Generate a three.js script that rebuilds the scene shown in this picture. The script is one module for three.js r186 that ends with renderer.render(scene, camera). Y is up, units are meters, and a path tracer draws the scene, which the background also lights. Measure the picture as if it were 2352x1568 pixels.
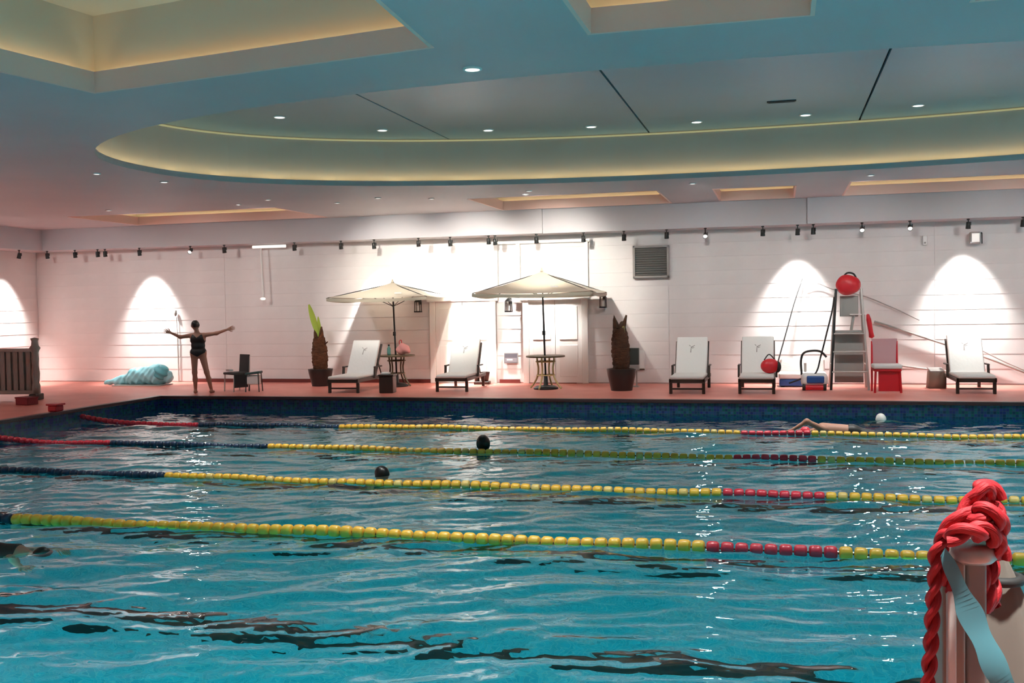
import * as THREE from 'three';
import { mergeGeometries } from 'three/addons/utils/BufferGeometryUtils.js';
import { RoundedBoxGeometry } from 'three/addons/geometries/RoundedBoxGeometry.js';
import { MarchingCubes } from 'three/addons/objects/MarchingCubes.js';
import { RectAreaLightUniformsLib } from 'three/addons/lights/RectAreaLightUniformsLib.js';

// ------------------------------------------------------------------ camera, light, exposure
const W = 2352, H = 1568, F = 2341, EYE = 1.81;
const scene = new THREE.Scene();
scene.background = new THREE.Color(0x000000);
const camera = new THREE.PerspectiveCamera(2 * Math.atan(H / 2 / F) * 180 / Math.PI, W / H, 0.05, 200);
camera.rotation.order = 'YXZ';
camera.position.set(0, EYE, 0);
camera.rotation.set(-2.0547 * Math.PI / 180, 14.7904 * Math.PI / 180, -0.9625 * Math.PI / 180);
camera.updateMatrixWorld();
scene.add(camera);
const renderer = new THREE.WebGLRenderer({ antialias: true });
renderer.toneMapping = THREE.LinearToneMapping;
renderer.toneMappingExposure = 1.0;
renderer.shadowMap.enabled = true;
RectAreaLightUniformsLib.init();

// lamp strengths (candela for spots, radiance for strips)
const DOWN = 48, FLOOD = 7, SCALLOP = 100, WASH = 64, ROW = 30, COVE = 7, COFFER = 4.5, UNDER = 36;

// ------------------------------------------------------------------ measures (deck level is y = 0)
const WALL_Z = -22.78, LEFT_X = -18.9, RIGHT_X = 18.3, FRONT_Z = 4.2;
const POOL_L = -12.7, POOL_R = 12.3, POOL_FAR = -18.9, POOL_NEAR = -1.95, WATER = -0.27, FLOOR = -1.8;
const SOFFIT = 3.92, TOP = 4.76, FASCIA = 3.385;

// ------------------------------------------------------------------ helpers
const V = (x, y, z) => new THREE.Vector3(x, y, z);
function ray(px, py) { return V(px - W / 2, H / 2 - py, -F).applyQuaternion(camera.quaternion); }
function at(px, py, y = 0) { const d = ray(px, py); return d.multiplyScalar((y - EYE) / d.y).add(camera.position); }
function atZ(px, py, z) { const d = ray(px, py); return d.multiplyScalar(z / d.z).add(camera.position); }
function atDepth(px, py, k) { return ray(px, py).multiplyScalar(k / F).add(camera.position); }
let seed = 12345;
const rnd = () => { seed = (seed + 0x6d2b79f5) | 0; let t = Math.imul(seed ^ (seed >>> 15), 1 | seed); t = (t + Math.imul(t ^ (t >>> 7), 61 | t)) ^ t; return ((t ^ (t >>> 14)) >>> 0) / 4294967296; };
const rr = (a, b) => a + (b - a) * rnd();
const used = {};
function numbered(name) { const n = used[name] = (used[name] ?? -1) + 1; return n ? name + '_' + String(n).padStart(3, '0') : name; }
function plain(g) {
  const q = g.index ? g.toNonIndexed() : g.clone();
  for (const k of Object.keys(q.attributes)) if (!['position', 'normal', 'uv', 'color'].includes(k)) q.deleteAttribute(k);
  if (!q.attributes.normal) q.computeVertexNormals();
  if (!q.attributes.uv) q.setAttribute('uv', new THREE.BufferAttribute(new Float32Array(q.attributes.position.count * 2), 2));
  return q;
}
function merge(list) { return list.length === 1 ? list[0] : mergeGeometries(list.map(plain)); }
function mesh(name, geo, mat) { const m = new THREE.Mesh(Array.isArray(geo) ? merge(geo) : geo, mat); m.name = name; m.castShadow = m.receiveShadow = true; return m; }
function part(parent, name, geo, mat, label) { const m = mesh(name, geo, mat); parent.add(m); if (label) m.userData.label = label; return m; }
function tag(o, label, category, group) { o.userData.label = label; o.userData.category = category; if (group) o.userData.group = group; return o; }
function thing(name, label, category, p = [0, 0, 0], turn = 0, group) {
  const o = new THREE.Group(); o.name = numbered(name); scene.add(o);
  o.position.set(...(p.isVector3 ? p.toArray() : p)); o.rotation.y = turn;
  return tag(o, label, category, group);
}
function single(name, label, category, geo, mat, p, turn = 0, group) {
  const m = mesh(numbered(name), geo, mat); scene.add(m); if (p) m.position.set(...(p.isVector3 ? p.toArray() : p)); m.rotation.y = turn;
  return tag(m, label, category, group);
}
function struct(name, geo, mat, label) { const m = geo ? mesh(name, geo, mat) : Object.assign(new THREE.Group(), { name }); scene.add(m); m.userData.kind = 'structure'; if (label) m.userData.label = label; return m; }
function box(w, h, d, x = 0, y = 0, z = 0, rx = 0, ry = 0, rz = 0) { const g = new THREE.BoxGeometry(w, h, d); g.applyMatrix4(new THREE.Matrix4().makeRotationFromEuler(new THREE.Euler(rx, ry, rz))); g.translate(x, y, z); return g; }
function rbox(w, h, d, r, x = 0, y = 0, z = 0, rx = 0, ry = 0, rz = 0) { const g = new RoundedBoxGeometry(w, h, d, 2, Math.min(r, w / 2.01, h / 2.01, d / 2.01)); g.applyMatrix4(new THREE.Matrix4().makeRotationFromEuler(new THREE.Euler(rx, ry, rz))); g.translate(x, y, z); return g; }
function cyl(r1, r2, h, x = 0, y = 0, z = 0, n = 20, rx = 0, rz = 0) { const g = new THREE.CylinderGeometry(r1, r2, h, n); g.applyMatrix4(new THREE.Matrix4().makeRotationFromEuler(new THREE.Euler(rx, 0, rz))); g.translate(x, y, z); return g; }
function lathe(pts, n = 28, x = 0, y = 0, z = 0) { const g = new THREE.LatheGeometry(pts.map(([a, b]) => new THREE.Vector2(a, b)), n); g.translate(x, y, z); return g; }
function tube(pts, r, seg = 24, n = 8) { const c = new THREE.CatmullRomCurve3(pts.map((p) => (p.isVector3 ? p : V(...p))), false, 'centripetal'); return new THREE.TubeGeometry(c, seg, r, n); }
function bar(a, b, r, r2 = r, n = 10) { a = a.isVector3 ? a : V(...a); b = b.isVector3 ? b : V(...b); const d = b.clone().sub(a); const g = new THREE.CylinderGeometry(r2, r, d.length(), n); g.applyQuaternion(new THREE.Quaternion().setFromUnitVectors(V(0, 1, 0), d.clone().normalize())); const m = a.clone().add(b).multiplyScalar(0.5); g.translate(m.x, m.y, m.z); return g; }
function beam(a, b, w, h) { a = V(...a); b = V(...b); const d = b.clone().sub(a); const g = new THREE.BoxGeometry(w, h, d.length()); const m = new THREE.Matrix4().lookAt(a, b, V(0, 1, 0.001)); g.applyMatrix4(m); const c = a.add(b).multiplyScalar(0.5); g.translate(c.x, c.y, c.z); return g; }
function planeUV(g, s = 1) { // uv in metres from position, by the face normal
  const q = plain(g), p = q.attributes.position, n = q.attributes.normal, uv = q.attributes.uv;
  for (let i = 0; i < p.count; i++) {
    const ax = Math.abs(n.getX(i)), ay = Math.abs(n.getY(i)), az = Math.abs(n.getZ(i));
    if (ay >= ax && ay >= az) uv.setXY(i, p.getX(i) * s, p.getZ(i) * s); else if (ax >= az) uv.setXY(i, p.getZ(i) * s, p.getY(i) * s); else uv.setXY(i, p.getX(i) * s, p.getY(i) * s);
  }
  return q;
}

// ------------------------------------------------------------------ textures
const P256 = Array.from({ length: 256 }, (_, i) => i);
for (let i = 255; i > 0; i--) { const j = Math.floor(rnd() * (i + 1)); [P256[i], P256[j]] = [P256[j], P256[i]]; }
function vnoise(x, y, per) { // tiling value noise
  const xi = Math.floor(x), yi = Math.floor(y), fx = x - xi, fy = y - yi, u = fx * fx * (3 - 2 * fx), v = fy * fy * (3 - 2 * fy);
  const h = (a, b) => P256[(P256[((a % per) + per) % per & 255] + ((b % per) + per) % per) & 255] / 255;
  return (h(xi, yi) * (1 - u) + h(xi + 1, yi) * u) * (1 - v) + (h(xi, yi + 1) * (1 - u) + h(xi + 1, yi + 1) * u) * v;
}
function fbm(x, y, base, oct) { let s = 0, a = 0.5, k = base; for (let o = 0; o < oct; o++) { s += a * vnoise(x * k, y * k, k); a *= 0.5; k *= 2; } return s / (1 - Math.pow(0.5, oct)); }
function tex(n, f, srgb = true, repeat = [1, 1]) {
  const d = new Uint8Array(n * n * 4);
  for (let y = 0; y < n; y++) for (let x = 0; x < n; x++) { const c = f(x / n, y / n, x, y), o = (y * n + x) * 4; for (let k = 0; k < 3; k++) d[o + k] = Math.max(0, Math.min(255, c[k] * 255)); d[o + 3] = 255; }
  const t = new THREE.DataTexture(d, n, n); t.wrapS = t.wrapT = THREE.RepeatWrapping; t.magFilter = THREE.LinearFilter; t.minFilter = THREE.LinearMipmapLinearFilter; t.generateMipmaps = true;
  if (srgb) t.colorSpace = THREE.SRGBColorSpace; t.repeat.set(...repeat); t.needsUpdate = true; return t;
}
const mottle = (a, b, base = 4, oct = 5, repeat) => tex(256, (x, y) => { const v = fbm(x, y, base, oct); return a.map((c, k) => c + (b[k] - c) * v); }, true, repeat);
const grainTex = tex(256, (x, y) => { const v = fbm(x, y, 16, 4); return [v, v, v]; }, false);

// ------------------------------------------------------------------ materials
const M = {};
const std = (o) => new THREE.MeshStandardMaterial(o);
const lin = (r, g, b) => new THREE.Color().setRGB(r, g, b);
M.wall = std({ color: lin(0.80, 0.755, 0.74), roughness: 0.6, map: mottle([0.93, 0.93, 0.93], [1, 1, 1], 4, 4, [0.5, 0.5]) });
M.trim = std({ color: lin(0.84, 0.81, 0.77), roughness: 0.5 });
M.soffit = std({ color: lin(0.53, 0.49, 0.505), roughness: 0.5, map: mottle([0.93, 0.94, 0.95], [1, 1, 1], 3, 5, [0.25, 0.25]) });
M.panel = std({ color: lin(0.31, 0.405, 0.47), roughness: 0.4, map: mottle([0.94, 0.95, 0.95], [1, 1, 1], 3, 5, [0.25, 0.25]) });
M.riser = std({ color: lin(0.54, 0.46, 0.42), roughness: 0.6 });
M.beige = std({ color: lin(0.88, 0.60, 0.53), roughness: 0.7 });
M.cream = std({ color: lin(0.64, 0.56, 0.46), roughness: 0.7 });
M.dark = std({ color: lin(0.02, 0.02, 0.02), roughness: 0.7 });
M.deck = std({ color: lin(1, 1, 1), roughness: 0.42, map: mottle([0.86, 0.49, 0.44], [0.93, 0.63, 0.57], 6, 5, [0.4, 0.4]), bumpMap: grainTex, bumpScale: 0.0012 });
M.coping = std({ color: lin(0.06, 0.022, 0.026), roughness: 0.4 });
M.base = std({ color: lin(0.14, 0.025, 0.02), roughness: 0.5 });
M.mosaic = std({ color: lin(1, 1, 1), roughness: 0.25, map: tex(256, (x, y, i, j) => {
  const tx = Math.floor(i / 16), ty = Math.floor(j / 16), g = i % 16 < 2 || j % 16 < 2, v = P256[(tx * 37 + ty * 91) & 255] / 255, w = P256[(tx * 11 + ty * 53 + 7) & 255] / 255;
  return g ? [0.24, 0.31, 0.40] : [0.07 + 0.10 * v, 0.17 + 0.19 * w, 0.31 + 0.18 * v];
}, true, [1.25, 1.25]) });
M.poolFloor = std({ color: lin(1, 1, 1), roughness: 0.5, map: tex(512, (x, y, i, j) => {
  const tx = Math.floor(i / 16), ty = Math.floor(j / 16), g = i % 16 < 2 || j % 16 < 2, v = P256[(tx * 37 + ty * 91) & 255] / 255;
  return g ? [0.70, 0.86, 0.90] : [0.36 + 0.12 * v, 0.72 + 0.1 * v, 0.82 + 0.08 * v];
}, true, [0.6, 0.6]) });
M.lineTile = std({ color: lin(0.006, 0.010, 0.014), roughness: 0.4 });
M.water = new THREE.MeshPhysicalMaterial({ color: 0xffffff, roughness: 0.0, transmission: 1, thickness: 1.2, ior: 1.33, attenuationColor: lin(0.26, 0.875, 0.885), attenuationDistance: 2.6 });
M.white = std({ color: lin(0.82, 0.81, 0.79), roughness: 0.55 });
M.cushion = new THREE.MeshPhysicalMaterial({ color: lin(0.84, 0.83, 0.80), roughness: 0.85, sheen: 0.3, bumpMap: grainTex, bumpScale: 0.002 });
M.wood = std({ color: lin(0.035, 0.022, 0.016), roughness: 0.45 });
M.canopy = new THREE.MeshPhysicalMaterial({ color: lin(0.47, 0.41, 0.315), roughness: 0.9, transmission: 0.22, thickness: 0, side: THREE.DoubleSide });
M.blackMetal = std({ color: lin(0.02, 0.02, 0.02), roughness: 0.4, metalness: 0.3 });
M.bronze = std({ color: lin(0.12, 0.09, 0.05), roughness: 0.45, metalness: 0.4 });
M.glass = new THREE.MeshPhysicalMaterial({ color: lin(0.95, 0.95, 0.93), roughness: 0.05, transmission: 1, thickness: 0 });
M.pot = std({ color: lin(0.022, 0.016, 0.014), roughness: 0.35 });
M.soil = std({ color: lin(0.03, 0.02, 0.014), roughness: 1 });
M.trunk = std({ color: lin(1, 1, 1), roughness: 0.9, map: tex(256, (x, y) => { const v = fbm(x, y * 0.5, 8, 4), s = 0.5 + 0.5 * Math.sin((y * 16 + v * 2) * 6.283); return [0.28 + 0.3 * v * s, 0.17 + 0.18 * v * s, 0.10 + 0.1 * v * s]; }), bumpMap: grainTex, bumpScale: 0.01 });
M.trunkDark = std({ color: lin(0.55, 0.5, 0.42), roughness: 0.9, map: M.trunk.map, bumpMap: grainTex, bumpScale: 0.01 });
M.leaf = new THREE.MeshPhysicalMaterial({ color: lin(0.42, 0.56, 0.07), roughness: 0.6, transmission: 0.3, thickness: 0, side: THREE.DoubleSide });
M.red = std({ color: lin(0.62, 0.015, 0.025), roughness: 0.4 });
M.redFloat = std({ color: lin(0.66, 0.03, 0.06), roughness: 0.35 });
M.blueFloat = std({ color: lin(0.012, 0.035, 0.08), roughness: 0.35 });
M.yellowFloat = std({ color: lin(0.82, 0.47, 0.05), roughness: 0.38 });
M.paleFloat = std({ color: lin(0.72, 0.52, 0.16), roughness: 0.38 });
M.cable = std({ color: lin(0.09, 0.1, 0.07), roughness: 0.5 });
M.rope = std({ color: lin(0.43, 0.012, 0.02), roughness: 0.65, bumpMap: grainTex, bumpScale: 0.002 });
M.skin = std({ color: lin(0.40, 0.20, 0.14), roughness: 0.55 });
M.suit = std({ color: lin(0.008, 0.009, 0.011), roughness: 0.5 });
M.cap = std({ color: lin(0.006, 0.007, 0.008), roughness: 0.35 });
M.alu = std({ color: lin(0.55, 0.53, 0.50), roughness: 0.4, metalness: 0.6 });
M.grey = std({ color: lin(0.33, 0.31, 0.29), roughness: 0.5 });
M.vent = std({ color: lin(0.30, 0.29, 0.27), roughness: 0.45, metalness: 0.3 });
M.tarp = std({ color: lin(0.28, 0.66, 0.74), roughness: 0.35 });
M.tarpDark = std({ color: lin(0.10, 0.40, 0.46), roughness: 0.35 });
M.blue = std({ color: lin(0.02, 0.09, 0.30), roughness: 0.4 });
M.fenceWood = std({ color: lin(0.50, 0.47, 0.42), roughness: 0.7, map: tex(128, (x, y) => { const v = 0.82 + 0.18 * fbm(x, y, 8, 4); return [v, v, v]; }) });
M.pink = std({ color: lin(0.75, 0.32, 0.30), roughness: 0.6 });
M.teal = std({ color: lin(0.12, 0.32, 0.28), roughness: 0.4 });
M.pinkPlastic = new THREE.MeshPhysicalMaterial({ color: lin(0.72, 0.45, 0.47), roughness: 0.5, transmission: 0.35, thickness: 0 });
M.strap = std({ color: lin(0.11, 0.34, 0.41), roughness: 0.7 });
M.canvas = std({ color: lin(0.20, 0.175, 0.15), roughness: 0.9, bumpMap: grainTex, bumpScale: 0.002 });
M.postWood = std({ color: lin(0.42, 0.31, 0.25), roughness: 0.5 });
const glow = (r, g, b, k = 1) => std({ color: 0x000000, emissive: lin(r, g, b), emissiveIntensity: k, roughness: 0.6 });
M.lens = glow(1, 0.98, 0.93, 2.2);
M.lensSmall = glow(1, 0.97, 0.92, 2.5);
M.strip = glow(1.0, 0.86, 0.40, 1.1);
M.stripUpper = glow(0.62, 0.60, 0.30, 0.55);
M.stripCoffer = glow(1.0, 0.85, 0.42, 0.9);
M.tubeLamp = glow(1.0, 0.94, 0.86, 1.2);
M.poolLens = glow(0.75, 0.95, 1.0, 1.5);

// ------------------------------------------------------------------ floor (deck) with the pool opening
function ring(outer, holes, depth, y) {
  const s = new THREE.Shape(outer.map(([x, z]) => new THREE.Vector2(x, -z)));
  for (const h of holes) s.holes.push(new THREE.Path(h.map(([x, z]) => new THREE.Vector2(x, -z))));
  const g = new THREE.ExtrudeGeometry(s, { depth, bevelEnabled: false });
  g.rotateX(-Math.PI / 2); g.translate(0, y, 0); return g;
}
const rect = (x0, x1, z0, z1) => [[x0, z0], [x1, z0], [x1, z1], [x0, z1]];
const floor = struct('floor', null, null, 'terracotta pink pool deck around a tiled pool');
part(floor, 'deck', planeUV(ring(rect(LEFT_X - 0.2, RIGHT_X + 0.2, WALL_Z - 0.3, FRONT_Z + 0.2), [rect(POOL_L - 0.02, POOL_R + 0.02, POOL_FAR - 0.02, POOL_NEAR + 0.02)], 0.25, -0.25)), M.deck);
part(floor, 'pool_coping', ring(rect(POOL_L - 0.10, POOL_R + 0.10, POOL_FAR - 0.10, POOL_NEAR + 0.10), [rect(POOL_L + 0.03, POOL_R - 0.03, POOL_FAR + 0.03, POOL_NEAR - 0.03)], 0.055, -0.04), M.coping, 'dark maroon pool edge');
{
  const t = 0.3, hgt = -0.05 - FLOOR + 0.3, cy = (FLOOR - 0.3 - 0.05) / 2, lx = POOL_R - POOL_L, lz = POOL_NEAR - POOL_FAR, cx = (POOL_L + POOL_R) / 2, cz = (POOL_NEAR + POOL_FAR) / 2;
  part(floor, 'pool_wall', planeUV(box(lx + 2 * t, hgt, t, cx, cy, POOL_FAR - t / 2)), M.mosaic, 'dark blue mosaic pool wall');
  part(floor, 'pool_wall', planeUV(box(lx + 2 * t, hgt, t, cx, cy, POOL_NEAR + t / 2)), M.mosaic);
  part(floor, 'pool_wall', planeUV(box(t, hgt, lz, POOL_L - t / 2, cy, cz)), M.mosaic);
  part(floor, 'pool_wall', planeUV(box(t, hgt, lz, POOL_R + t / 2, cy, cz)), M.mosaic);
  part(floor, 'pool_floor', planeUV(box(lx + 2 * t, 0.2, lz + 2 * t, cx, FLOOR - 0.1, cz)), M.poolFloor, 'light blue tiled pool bottom');
  for (const z of [-17.55, -15, -12.45, -9.9, -7.35, -4.8]) part(floor, 'lane_marking', box(lx - 3, 0.012, 0.26, cx, FLOOR + 0.003, z), M.lineTile, 'black lane line on the pool bottom');
}

// ------------------------------------------------------------------ walls: lapped siding boards on a backing
const BOARD = 0.3085;
function boardGeo(len) { // lapped board along x, base at 0, back face at z = 0
  const s = new THREE.Shape([[0, 0.004], [0.018, 0], [0.020, 0.003], [0.020, 0.010], [0.0135, BOARD + 0.005], [0, BOARD + 0.005]].map(([a, b]) => new THREE.Vector2(a, b)));
  const g = new THREE.ExtrudeGeometry(s, { depth: len, bevelEnabled: false }); // x: outwards, y: up, z: along
  g.applyMatrix4(new THREE.Matrix4().makeBasis(V(0, 0, 1), V(0, 1, 0), V(-1, 0, 0))); g.translate(len / 2, 0, 0);
  return g;
}
const ROWS = 11;
function siding(parent, name, spans, place) {
  for (const [a, b] of spans) {
    const g = boardGeo(b - a - 0.006), q = planeUV(g);
    for (let k = 0; k < ROWS; k++) { const m = part(parent, 'siding_board', q, M.wall); place(m, (a + b) / 2, 0.02 + k * BOARD); }
  }
}
const wallBack = struct('wall_back', null, null, 'white lapped board wall behind the loungers');
part(wallBack, 'wall_core', box(RIGHT_X - LEFT_X + 0.4, 5.4, 0.2, (LEFT_X + RIGHT_X) / 2, 2.5, WALL_Z - 0.13), M.wall);
siding(wallBack, 'siding', [[-18.9, -13.4], [-13.4, -7.9], [-7.9, -2.4], [-2.4, 3.1], [3.1, 8.6], [8.6, 18.3]], (m, x, y) => m.position.set(x, y, WALL_Z - 0.03));
const wallLeft = struct('wall_left', null, null, 'white lapped board side wall');
part(wallLeft, 'wall_core', box(0.2, 5.4, FRONT_Z - WALL_Z + 0.4, LEFT_X - 0.13, 2.5, (FRONT_Z + WALL_Z) / 2), M.wall);
siding(wallLeft, 'siding', [[-22.75, -17.5], [-17.5, -12.2], [-12.2, -4.0], [-4.0, 4.2]], (m, z, y) => { m.position.set(LEFT_X - 0.03, y, z); m.rotation.y = Math.PI / 2; });
struct('wall_right', box(0.2, 5.4, FRONT_Z - WALL_Z + 0.4, RIGHT_X + 0.1, 2.5, (FRONT_Z + WALL_Z) / 2), M.wall);
struct('wall_front', box(RIGHT_X - LEFT_X + 0.4, 5.4, 0.2, (LEFT_X + RIGHT_X) / 2, 2.5, FRONT_Z + 0.1), M.wall);
// baseboards
{
  const b = struct('baseboard_back', null, null, 'dark red skirting board');
  for (const [x0, x1] of [[-14.3, -8.02], [-6.32, -5.83], [-5.45, -4.5]]) part(b, 'skirting', box(x1 - x0, 0.09, 0.02, (x0 + x1) / 2, 0.045, WALL_Z + 0.02), M.base);
}
// fascia above the wall, in three stepped runs
{
  const f = struct('trim_1', null, null, 'blue-grey painted fascia above the board wall');
  const h = SOFFIT - FASCIA;
  for (const [x0, x1, d, drop] of [[LEFT_X, -9.2, 0.66, 0], [-9.2, -5.1, 0.72, 0], [-5.1, -1.72, 0.66, 0], [-1.72, 0.55, 0.72, 0], [0.55, RIGHT_X, 0.80, 0]])
    part(f, 'fascia_panel', planeUV(box(x1 - x0, h, d, (x0 + x1) / 2, FASCIA + h / 2, WALL_Z + d / 2 - 0.03)), M.soffit);
  const f2 = struct('trim_2', null, null, 'blue-grey painted fascia above the side wall');
  part(f2, 'fascia_panel', planeUV(box(0.74, h, FRONT_Z - WALL_Z, LEFT_X + 0.34, FASCIA + h / 2, (FRONT_Z + WALL_Z) / 2)), M.soffit);
}

// ------------------------------------------------------------------ doorways in the middle of the back wall
function doorway(n, x0, x1, label) {
  const d = struct('door_' + n, null, null, label), top = 1.93, z = WALL_Z + 0.03;
  part(d, 'casing', rbox(0.14, top, 0.07, 0.01, x0 - 0.07, top / 2, z), M.trim);
  part(d, 'casing', rbox(0.14, top, 0.07, 0.01, x1 + 0.07, top / 2, z), M.trim);
  part(d, 'door_head', rbox(x1 - x0 + 0.4, 0.16, 0.10, 0.01, (x0 + x1) / 2, top + 0.06, z + 0.01), M.trim);
  const w = (x1 - x0) / 2;
  for (const k of [0, 1]) {
    part(d, 'door_leaf', rbox(w - 0.01, top - 0.03, 0.03, 0.006, x0 + w * (k + 0.5), top / 2, z), M.trim);
    for (const [yy, hh] of [[0.52, 0.72], [1.38, 0.76]]) part(d, 'door_panel', rbox(w - 0.2, hh, 0.014, 0.006, x0 + w * (k + 0.5), yy, z + 0.018), M.trim);
  }
}
doorway(1, -7.86, -6.52, 'cream double door with wide casing behind the left parasol');
doorway(2, -5.6, -4.36, 'cream double door with wide casing behind the right parasol');
{
  const t = struct('trim_3', null, null, 'raised white moulding above the doors');
  for (const x of [-6.36, -5.83, -4.24]) part(t, 'moulding', rbox(0.09, 1.25, 0.05, 0.01, x, 2.62, WALL_Z + 0.03), M.trim);
  part(t, 'moulding', rbox(2.3, 0.07, 0.05, 0.01, -5.3, 3.24, WALL_Z + 0.03), M.trim);
}

// ------------------------------------------------------------------ ceiling: soffit with an oval dome and square coffers
const CX = -0.55, CZ = -13.45, EA = 8.75, EB = 4.25, EN = 2.25;
function oval(grow, n = 96) {
  const o = [];
  for (let i = 0; i < n; i++) { const t = i / n * Math.PI * 2, c = Math.cos(t), s = Math.sin(t); o.push([CX + Math.sign(c) * (EA + grow) * Math.pow(Math.abs(c), 2 / EN), CZ + Math.sign(s) * (EB + grow) * Math.pow(Math.abs(s), 2 / EN)]); }
  return o;
}
const COFFERS = [
  [[-14.4, -8.6], [-8.3, -8.6], [-9.1, -3.4], [-14.4, -3.4]], [[-6.37, -8.55], [-2.75, -7.95], [-2.5, -3.4], [-7.35, -3.4]], rect(-1.42, 0.23, -7.95, -3.4), rect(1.35, 5.1, -7.95, -3.4),
  rect(-15.2, -10.2, -21.9, -19.4), rect(-5.95, -2.25, -21.95, -19.4), rect(-1.2, 0.27, -21.9, -19.6), rect(1.25, 5.0, -21.9, -19.4),
];
function grown(q, d) { // corners moved outwards along both edges by d
  const n = q.length, out = [];
  const line = (i) => { const a = q[i % n], b = q[(i + 1) % n], l = Math.hypot(b[0] - a[0], b[1] - a[1]), nx = (b[1] - a[1]) / l, nz = -(b[0] - a[0]) / l; return [a[0] + nx * d, a[1] + nz * d, (b[0] - a[0]) / l, (b[1] - a[1]) / l]; };
  for (let i = 0; i < n; i++) { const [ax, az, ux, uz] = line(i + n - 1), [bx, bz, vx, vz] = line(i), c = ux * vz - uz * vx, t = ((bx - ax) * vz - (bz - az) * vx) / c; out.push([ax + ux * t, az + uz * t]); }
  return out;
}
const ceiling = struct('ceiling', null, null, 'blue-grey ceiling with an oval recess and square coffers');
part(ceiling, 'soffit', planeUV(ring(rect(LEFT_X - 0.2, RIGHT_X + 0.2, WALL_Z - 0.2, FRONT_Z + 0.2), [oval(0), ...COFFERS], 0.05, SOFFIT)), M.soffit);
function band(path, y0, y1, out) { // closed vertical band following a path, with thickness
  const inner = path, outer = out, g = ring(outer, [inner], y1 - y0, y0); return g;
}
part(ceiling, 'recess_lip', band(oval(-0.003), SOFFIT + 0.05, SOFFIT + 0.085, oval(0.03)), M.soffit);
part(ceiling, 'recess_riser', band(oval(0.2), SOFFIT + 0.05, TOP, oval(0.32)), M.riser, 'grey-green curved face of the oval recess');
{
  const joints = [-9.5, -5.66, -2.19, 1.28, 4.75, 8.4];
  for (let i = 0; i < joints.length - 1; i++) {
    const a = joints[i] + 0.016, b = joints[i + 1] - 0.016, o = oval(0.25, 160), poly = [];
    const zAt = (x, s) => CZ + s * (EB + 0.25) * Math.pow(Math.max(0, 1 - Math.pow(Math.abs((x - CX) / (EA + 0.25)), EN)), 1 / EN);
    for (let k = 0; k <= 16; k++) { const x = a + (b - a) * k / 16; poly.push([x, zAt(x, -1)]); }
    for (let k = 16; k >= 0; k--) { const x = a + (b - a) * k / 16; const z = zAt(x, 1); poly.push([x, z + 0.001]); }
    part(ceiling, 'ceiling_panel', planeUV(ring(poly, [], 0.05, TOP)), M.panel);
  }
  part(ceiling, 'roof_deck', box(RIGHT_X - LEFT_X + 0.6, 0.1, FRONT_Z - WALL_Z + 0.6, (LEFT_X + RIGHT_X) / 2, 5.05, (FRONT_Z + WALL_Z) / 2), M.dark);
}
const TOPC = 4.70;
for (const q of COFFERS) {
  const g = new THREE.Group(); g.name = 'coffer'; ceiling.add(g);
  const o = 0.14, lip = 0.2;
  part(g, 'coffer_lip', ring(grown(q, 0.03), [grown(q, -0.004)], lip, SOFFIT - 0.004), M.beige, 'beige lower edge of the coffer');
  part(g, 'coffer_wall', ring(grown(q, o + 0.08), [grown(q, o)], TOPC - SOFFIT - 0.05, SOFFIT + 0.05), M.cream);
  part(g, 'coffer_top', ring(grown(q, o + 0.05), [], 0.05, TOPC), M.cream);
  const s = grown(q, o / 2), y = SOFFIT + 0.1;
  for (let i = 0; i < 4; i++) {
    const a = q[i], b = q[(i + 1) % 4], c = s[i], d = s[(i + 1) % 4], len = Math.hypot(b[0] - a[0], b[1] - a[1]), m = V((c[0] + d[0]) / 2, y, (c[1] + d[1]) / 2), dir = V(b[0] - a[0], 0, b[1] - a[1]).normalize();
    part(g, 'light_strip', box(len, 0.02, 0.03, 0, 0, 0, 0, Math.atan2(-dir.z, dir.x)).translate(m.x, m.y, m.z), M.stripCoffer);
    const l = new THREE.RectAreaLight(lin(1, 0.84, 0.48), COFFER, len, 0.06); l.name = 'coffer_light';
    const z = V(0, -1, 0); l.position.set(m.x, y + 0.016, m.z); l.quaternion.setFromRotationMatrix(new THREE.Matrix4().makeBasis(dir, z.clone().cross(dir), z)); scene.add(l);
  }
}
// cove strips of the oval
function stripRing(name, grow, y, mat, label) {
  const pts = oval(grow, 120).map(([x, z]) => V(x, y, z)), c = new THREE.CatmullRomCurve3(pts, true);
  return single(name, label, 'light strip', new THREE.TubeGeometry(c, 240, 0.014, 6, true), mat);
}
stripRing('cove_light_strip', 0.13, SOFFIT + 0.075, M.strip, 'yellow light strip along the lower rim of the oval recess');
stripRing('cove_light_strip', 0.175, TOP - 0.03, M.stripUpper, 'thin yellow light line along the top of the oval recess');
{
  const o = oval(0.13, 36);
  for (let i = 0; i < o.length; i++) {
    const a = o[i], b = o[(i + 1) % o.length], len = Math.hypot(b[0] - a[0], b[1] - a[1]);
    const l = new THREE.RectAreaLight(lin(1, 0.86, 0.45), COVE, len, 0.05); l.name = 'cove_light';
    const m = V((a[0] + b[0]) / 2, SOFFIT + 0.095, (a[1] + b[1]) / 2), dir = V(b[0] - a[0], 0, b[1] - a[1]).normalize();
    const z = V(0, -1, 0), x = dir, yv = z.clone().cross(x);
    l.position.copy(m); l.quaternion.setFromRotationMatrix(new THREE.Matrix4().makeBasis(x, yv, z)); scene.add(l);
  }
}

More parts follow.
